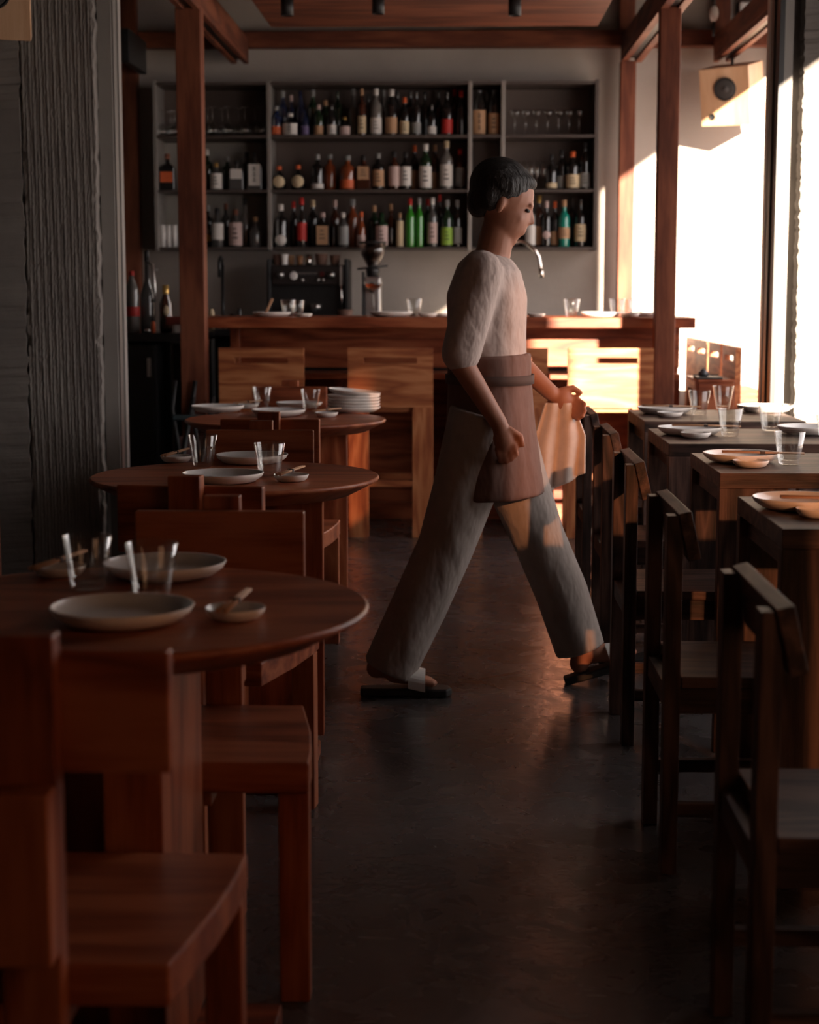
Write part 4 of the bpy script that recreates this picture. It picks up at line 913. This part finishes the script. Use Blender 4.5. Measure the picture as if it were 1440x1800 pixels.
for sg in (-1, 1): s.ell(hp(-.045, sg*.060, .010), (.036, .024, .048), RH)
remeshed(s, 'hair', HAIR, person, .006, 3)
for sg in (-1, 1): MB().ell(hp(.073, sg*.030, .006), (.009, .013, .006), RH, 12).build('eye', HAIR, person)
s = MB()      # shirt
flatten(s, [(.115, 0, .80), (.115, 0, .90), (.112, 0, 1.0), (.105, 0, 1.12), (.105, 0, 1.24), (.112, 0, 1.325), (.122, 0, 1.365)], [(.125, .172), (.122, .168), (.118, .16), (.122, .168), (.125, .182), (.098, .17), (.062, .09)], 1)
for sh, el in ((rs, re), (ls, le)):
    m_ = sh.lerp(el, .92); capsule(s, sh+Vector((0, 0, .0)), m_, .066, .060)
remeshed(s, 'shirt', SHIRT, person, .008, 5)
s = MB()      # apron
flatten(s, [(.125, 0, .62), (.120, 0, .72), (.118, 0, .86), (.115, 0, .98), (.112, 0, 1.06)], [(.165, .195), (.155, .192), (.138, .183), (.130, .174), (.131, .175)], 1)
ap = remeshed(s, 'apron', APRON, person, .008, 5)
s = MB(); s.M = Matrix.Translation((.115, 0, .985)); s.lathe([(.134, -.014), (.138, -.014), (.138, .014), (.134, .014)], 32, squash=(1, 1.32), closed=True); s.build('apron_tie', plain('dark brown tape', (.08, .045, .035), .9), person)
s = MB()      # trousers
flatten(s, [(.115, 0, .93), (.115, 0, .84), (.115, 0, .76)], [(.118, .165), (.128, .172), (.12, .16)], 1)
for h_, k_, a_, wd in ((rh, rk, ra, .088), (lh, lk, la, .085)):
    flatten(s, [h_+Vector((0, 0, .04)), h_.lerp(k_, .5), k_, k_.lerp(a_, .5), a_+Vector((-.012, 0, -.015))], [.112, .100, wd, wd, wd-.004], 1)
remeshed(s, 'trousers', PANTS, person, .008, 5)
def sandal(heel, toe, nm):
    d = (toe-heel); L_ = d.length; ang = -math.asin(d.z/L_)
    s = MB(); s.M = Matrix.Translation(heel+Vector((-.01, 0, -.050))) @ Matrix.Rotation(ang, 4, 'Y')
    s.prism([(-.025, -.03), (.06, -.034), (.14, -.03), (.20, -.042), (.245, -.038), (.262, -.01), (.25, .03), (.2, .045), (.12, .036), (.03, .032), (-.025, .02)], 0, .026)
    o = s.build('sandal_sole', RUBBER, person, bevel=.006)
    s = MB(); s.M = Matrix.Translation(heel+Vector((-.01, 0, -.026))) @ Matrix.Rotation(ang, 4, 'Y'); n = 16; A = []; B = []
    for i in range(n+1):
        a = PI*i/n; y = -.052*math.cos(a); z = -.004+.058*math.sin(a)**.6
        A.append((s._v((.125, y, z+.012)), s._v((.125, y*1.06, z+.016)))); B.append((s._v((.178, y, z)), s._v((.178, y*1.06, z+.004))))
    for i in range(n):
        s.bm.faces.new((A[i][1], A[i+1][1], B[i+1][1], B[i][1])); s.bm.faces.new((A[i][0], B[i][0], B[i+1][0], A[i+1][0]))
        s.bm.faces.new((A[i][0], A[i+1][0], A[i+1][1], A[i][1])); s.bm.faces.new((B[i][0], B[i][1], B[i+1][1], B[i+1][0]))
    s.build('sandal_strap', LEATHER, person)
sandal(Vector((-.25, NEAR, .052)), Vector((-.02, NEAR, .052)), 'right'); sandal(lheel, ltoe, 'left')
# cloth in the forward hand
s = MB(); nx, nz = 26, 30; x0, x1, zt, zb = .245, .415, .90, .60
rows = []
for j in range(nz+1):
    v = j/nz; row = []
    for i in range(nx+1):
        u = i/nx; wdt = (x1-x0)*(.55+.45*min(1, v*2.2)); xc = (x0+x1)/2+.01
        x = xc+(u-.5)*wdt; zlow = zb + .09*abs(u-.15)
        z = zt+(zlow-zt)*v; y = .145+.016*math.sin(u*15+v*1.5)*(.4+.6*v)
        row.append(s._v((x, y, z)))
    rows.append(row)
for a, c in zip(rows[:-1], rows[1:]):
    for i in range(nx): f = s.bm.faces.new((a[i], a[i+1], c[i+1], c[i])); f.smooth = True
o = s.build('cloth', TOWEL, None, (0, PYC, 0)); sm = o.modifiers.new('thickness', 'SOLIDIFY'); sm.thickness = .006
tag(o, 'cream cloth hanging from the forward hand of the walking person', 'cloth')

# ---------------------------------------------------------------- outside ground
o = S('trim_15', (3.2, 12, -8, 14, -.12, -.02), plain('paving outside', (.35, .32, .29), .9))
